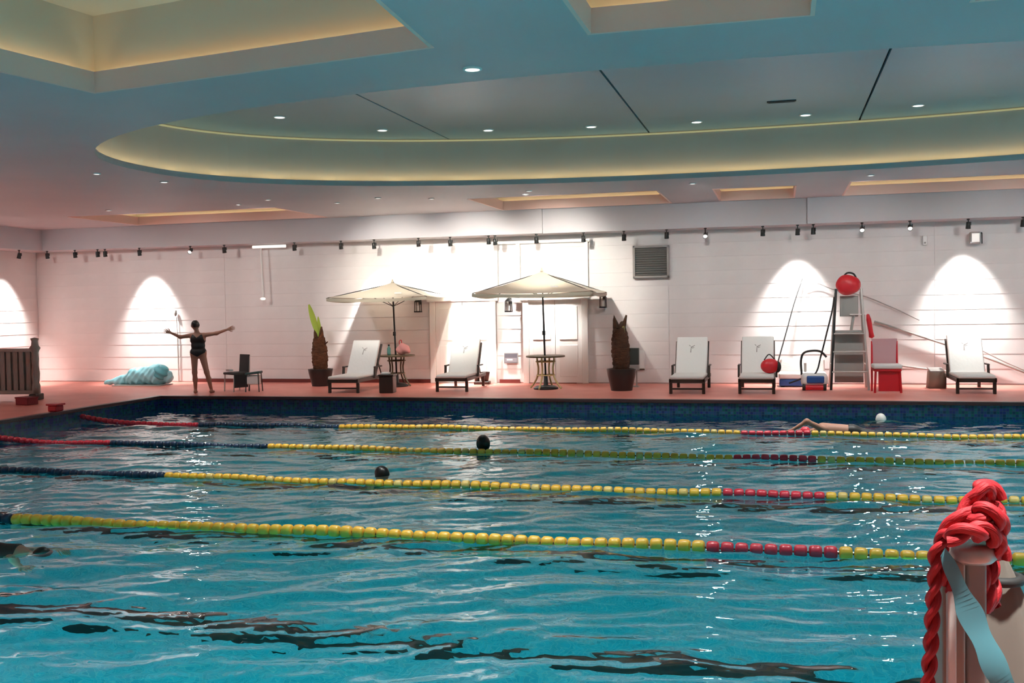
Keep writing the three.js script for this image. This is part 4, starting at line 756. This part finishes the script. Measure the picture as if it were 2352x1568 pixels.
// ------------------------------------------------------------------ left side: tarp bundle, chair, stool, balustrade, blocks
{
  const p = at(322, 884), f = field([[[-0.55, 0.10, 0], [-0.1, 0.2, 0], 0.08, 0.2], [[-0.1, 0.2, 0], [0.5, 0.27, 0.02], 0.2, 0.24], [[0.5, 0.24, 0.02], [0.72, 0.2, 0], 0.22, 0.16], [[-0.9, 0.06, 0.05], [-0.5, 0.12, 0], 0.05, 0.1]], 0.12);
  const wr = (q) => Math.max(f(q) + 0.012 * Math.sin(q[0] * 19 + q[1] * 23) * Math.cos(q[2] * 17 + q[0] * 7) + 0.008 * Math.sin(q[0] * 41 - q[1] * 33), -q[1]);
  const o = thing('tarp_bundle', 'light blue tarpaulin bundle lying on the deck against the wall', 'tarpaulin', p, 0.05);
  part(o, 'folded_tarp', meshField(wr, [0, 0.35, 0], 1.08, 120), M.tarp); 
  const e = meshField((q) => Math.max(ellipsoid(q, [0.62, 0.3, 0.08], [0.2, 0.2, 0.2]) + 0.01 * Math.sin(q[1] * 40 + q[0] * 25), -q[1]), [0.62, 0.3, 0.08], 0.3, 44);
  part(o, 'tarp_end', e, M.tarpDark, 'darker teal rolled end'); part(o, 'ground_sheet', rbox(1.3, 0.02, 0.6, 0.008, 0.1, 0.012, 0.06), M.grey);
}
{
  const p = at(543, 898), o = thing('deck_chair', 'dark chair with white towel next to the standing person', 'chair', [p.x, 0, p.z], -0.5);
  for (const x of [-1, 1]) { part(o, 'leg', bar([x * 0.19, 0, 0.18], [x * 0.19, 0.4, 0.16], 0.014), M.alu); part(o, 'leg', bar([x * 0.19, 0, -0.2], [x * 0.18, 0.78, -0.24], 0.014), M.alu); }
  part(o, 'seat', rbox(0.42, 0.05, 0.4, 0.02, 0, 0.4, 0), M.dark); part(o, 'backrest', rbox(0.38, 0.42, 0.03, 0.012, 0, 0.6, -0.22, -0.08), M.dark); part(o, 'side_panel', rbox(0.03, 0.3, 0.34, 0.01, 0.2, 0.24, 0), M.dark); part(o, 'towel', rbox(0.16, 0.05, 0.1, 0.015, -0.1, 0.47, 0.1), M.white, 'white towel');
  const q = at(584, 899), s = thing('stool', 'small white stool with a dark teal seat beside the dark chair', 'stool', [q.x, 0, q.z], 0.2);
  for (const x of [-1, 1]) for (const z of [-1, 1]) part(s, 'leg', bar([x * 0.15, 0, z * 0.13], [x * 0.13, 0.4, z * 0.11], 0.011), M.dark);
  part(s, 'seat', rbox(0.32, 0.05, 0.28, 0.015, 0, 0.41, 0, 0, 0, 0.12), std({ color: lin(0.03, 0.08, 0.08), roughness: 0.5 })); part(s, 'skirt', rbox(0.26, 0.2, 0.22, 0.02, 0, 0.26, 0), M.white);
}
{ // white slatted balustrade on a plinth
  const b = at(84, 918), o = thing('slatted_screen', 'whitewashed wooden slatted screen with a turned end post on dark feet', 'screen', [b.x, 0, b.z], Math.PI + 0.12);
  const h = 1.02; // runs along local +x from the end post
  part(o, 'end_post', lathe([[0.001, 0.12], [0.085, 0.12], [0.085, 0.3], [0.065, 0.36], [0.085, 0.55], [0.06, 0.72], [0.075, 0.86], [0.06, 0.98], [0.11, 1.08], [0.07, 1.14], [0.06, 1.22], [0.085, 1.28], [0.001, 1.3]], 20), M.fenceWood);
  part(o, 'top_rail', rbox(2.6, 0.07, 0.08, 0.01, 1.3, h + 0.02, 0), M.fenceWood); part(o, 'bottom_rail', rbox(2.6, 0.08, 0.07, 0.01, 1.3, 0.16, 0), M.fenceWood);
  for (let k = 0; k < 17; k++) part(o, 'slat', rbox(0.1, h - 0.16, 0.024, 0.006, 0.16 + k * 0.145, h / 2 + 0.09, -0.012 * (k % 2)), M.fenceWood);
  part(o, 'backing_cloth', rbox(2.5, h - 0.1, 0.012, 0.004, 1.32, h / 2 + 0.08, 0.05), M.fenceWood, 'pale cloth behind the slats');
  for (const x of [0, 1.3, 2.55]) part(o, 'foot', rbox(0.16, 0.13, 0.3, 0.02, x, 0.065, 0), M.wood, 'dark wooden foot');
}
{
  const p = at(62, 929), o = thing('red_box', 'flat dark red box on the deck in front of the screen', 'box', [p.x, 0, p.z], -0.2);
  part(o, 'box_body', rbox(0.34, 0.13, 0.26, 0.015, 0, 0.066, 0), std({ color: lin(0.26, 0.02, 0.03), roughness: 0.5 })); part(o, 'box_lid', rbox(0.36, 0.03, 0.28, 0.01, 0, 0.142, 0), std({ color: lin(0.24, 0.02, 0.03), roughness: 0.5 }));
  const q = at(150, 947), r = thing('anchor_block', 'bright red block on the pool edge above the lane rope', 'block', [Math.min(q.x, POOL_L - 0.04), 0.012, q.z], 0);
  part(r, 'block_body', rbox(0.2, 0.12, 0.2, 0.03, 0, 0.065, 0), M.red); part(r, 'block_top', rbox(0.24, 0.035, 0.24, 0.012, 0, 0.135, 0), M.red);
}

// ------------------------------------------------------------------ ceiling slot
{
  const c = at(1795, 232, TOP), o = thing('ceiling_slot', 'narrow black air slot on the oval recess ceiling', 'air slot', [c.x, TOP, c.z], 0.0);
  part(o, 'slot_frame', rbox(0.42, 0.02, 0.09, 0.006, 0, -0.008, 0), M.blackMetal); part(o, 'slot_blade', rbox(0.38, 0.012, 0.02, 0.003, 0, -0.02, 0), M.dark);
}

// ------------------------------------------------------------------ foreground: post wrapped with red rope, blue strap, canvas
const K = 1.45;
const fp = (px, py, k = K) => atDepth(px, py, k);
function twist(pts, R, strands, pitch, seg) { // braided rope: strands wound round a path
  const c = new THREE.CatmullRomCurve3(pts, false, 'centripetal'), L = c.getLength(), fr = c.computeFrenetFrames(seg, false), out = [];
  for (let s = 0; s < strands; s++) {
    const q = [];
    for (let i = 0; i <= seg; i++) { const u = i / seg, a = u * L / pitch * Math.PI * 2 + s / strands * Math.PI * 2, p = c.getPointAt(u); q.push(p.addScaledVector(fr.normals[i], Math.cos(a) * R * 0.5).addScaledVector(fr.binormals[i], Math.sin(a) * R * 0.5)); }
    out.push(new THREE.TubeGeometry(new THREE.CatmullRomCurve3(q), seg * 2, R * 0.56, 8));
  }
  return merge(out);
}
{
  const a = fp(2178, 1330), foot = V(a.x, 0, a.z), o = thing('rope_post', 'pale wooden post on the near deck wrapped with red rope', 'post', foot, 0.2);
  const hp = fp(2190, 1262).y;
  part(o, 'post_board', rbox(0.032, hp - 0.02, 0.05, 0.006, 0, hp / 2, 0.0), M.postWood, 'pinkish brown board'); part(o, 'post_edge', rbox(0.012, hp - 0.06, 0.054, 0.003, -0.006, hp / 2 - 0.02, 0.006), M.trim, 'pale edge strip');
  part(o, 'post_board', rbox(0.03, hp - 0.03, 0.04, 0.006, 0.036, hp / 2, -0.01), M.grey); part(o, 'post_foot', rbox(0.22, 0.04, 0.22, 0.01, 0.02, 0.02, 0), M.grey);
  part(o, 'post_cap', lathe([[0.001, 0.02], [0.03, 0.018], [0.036, 0.01], [0.036, -0.004], [0.03, -0.01], [0.001, -0.01]], 24, 0.03, hp - 0.005, 0), M.alu, 'pale metal cap');
  const ropeThing = thing('red_rope', 'thick red braided rope coiled on the post top and hanging down', 'rope', [0, 0, 0]);
  const path = (list) => list.map(([x, y, k]) => fp(x, y, k ?? K));
  part(ropeThing, 'hanging_strand', twist(path([[2124, 1700, 1.43], [2132, 1560, 1.43], [2138, 1480, 1.43], [2142, 1400, 1.425], [2148, 1320, 1.42], [2152, 1260, 1.415], [2170, 1232, 1.41], [2200, 1216, 1.40]]), 0.0105, 2, 0.062, 130), M.rope);
  part(ropeThing, 'top_strand', twist(path([[2168, 1236, 1.41], [2205, 1190, 1.41], [2240, 1150, 1.42], [2254, 1118, 1.42], [2276, 1126, 1.43], [2288, 1146, 1.44]]), 0.0145, 2, 0.09, 60), M.rope);
  part(ropeThing, 'coil', twist(path([[2176, 1240, 1.39], [2210, 1222, 1.38], [2250, 1216, 1.38], [2282, 1232, 1.40], [2288, 1262, 1.45], [2260, 1250, 1.5], [2220, 1232, 1.5], [2188, 1236, 1.46]]), 0.0135, 2, 0.075, 70), M.rope);
  part(ropeThing, 'coil', twist(path([[2230, 1196, 1.41], [2256, 1176, 1.39], [2282, 1186, 1.39], [2290, 1212, 1.42], [2262, 1226, 1.42], [2236, 1212, 1.40]]), 0.015, 2, 0.08, 60), M.rope);
  part(ropeThing, 'coil', twist(path([[2282, 1150, 1.43], [2290, 1186, 1.43], [2286, 1216, 1.42], [2296, 1250, 1.42], [2303, 1282, 1.43]]), 0.012, 2, 0.065, 50), M.rope);
  part(ropeThing, 'coil', twist(path([[2164, 1256, 1.43], [2166, 1290, 1.42], [2172, 1330, 1.42], [2180, 1352, 1.43]]), 0.009, 2, 0.05, 40), M.rope);
  part(ropeThing, 'hanging_bundle', twist(path([[2226, 1278, 1.50], [2244, 1316, 1.5], [2258, 1356, 1.5], [2266, 1394, 1.5]]), 0.019, 3, 0.085, 50), M.rope);
  part(ropeThing, 'hanging_bundle', twist(path([[2262, 1270, 1.5], [2274, 1310, 1.5], [2276, 1350, 1.5], [2278, 1396, 1.5]]), 0.0145, 2, 0.07, 50), M.rope);
  // blue strap: ribbon
  const q = [[2166, 1268, 1.39], [2190, 1318, 1.385], [2218, 1385, 1.38], [2254, 1462, 1.38], [2300, 1562, 1.38], [2350, 1660, 1.38]].map(([x, y, k]) => fp(x, y, k));
  const c = new THREE.CatmullRomCurve3(q), N = 40, pos = [], idx = [], R = V(1, 0, 0).applyQuaternion(camera.quaternion);
  for (let i = 0; i <= N; i++) { const u = i / N, p = c.getPointAt(u), wd = 0.003 + 0.012 * Math.min(1, u * 3) + 0.002 * Math.sin(u * 22), dz = 0.006 * Math.sin(u * 9); for (const [sx, sy] of [[-1, 0], [1, 0], [1, -1], [-1, -1]]) pos.push(p.x + R.x * wd * sx, p.y + 0.006 * sx, p.z + R.z * wd * sx + dz * sx + sy * 0.003); }
  for (let i = 0; i < N; i++) for (let k = 0; k < 4; k++) { const A = i * 4 + k, B = i * 4 + (k + 1) % 4; idx.push(A, B, A + 4, B, B + 4, A + 4); }
  const g = new THREE.BufferGeometry(); g.setAttribute('position', new THREE.Float32BufferAttribute(pos, 3)); g.setIndex(idx); g.computeVertexNormals();
  single('blue_strap', 'light blue webbing strap hanging slanted from the rope post', 'strap', g, M.strap);
  // canvas cover: a tapering folded cover standing behind the post
  const top = fp(2296, 1284, 1.62), cv = thing('canvas_cover', 'grey-brown canvas cover tapering to a tied top behind the rope', 'cover', [top.x, 0, top.z]);
  const nA = 48, nV = 24, cp = [], ci = [];
  for (let i = 0; i <= nV; i++) for (let j = 0; j <= nA; j++) { const v = i / nV, an = j / nA * Math.PI * 2, r = (0.012 + 0.30 * Math.pow(v, 0.8)) * (1 + 0.05 * Math.sin(an * 7 + v * 2)); cp.push(Math.cos(an) * r, top.y * (1 - v), Math.sin(an) * r * 0.55); }
  for (let i = 0; i < nV; i++) for (let j = 0; j < nA; j++) { const A = i * (nA + 1) + j; ci.push(A, A + 1, A + nA + 1, A + 1, A + nA + 2, A + nA + 1); }
  const cg = new THREE.BufferGeometry(); cg.setAttribute('position', new THREE.Float32BufferAttribute(cp, 3)); cg.setIndex(ci); cg.computeVertexNormals();
  part(cv, 'cover_cloth', cg, M.canvas); part(cv, 'cover_tie', new THREE.TorusGeometry(0.03, 0.008, 8, 20).rotateX(Math.PI / 2).translate(0, top.y - 0.03, 0), M.dark);
}

renderer.render(scene, camera);
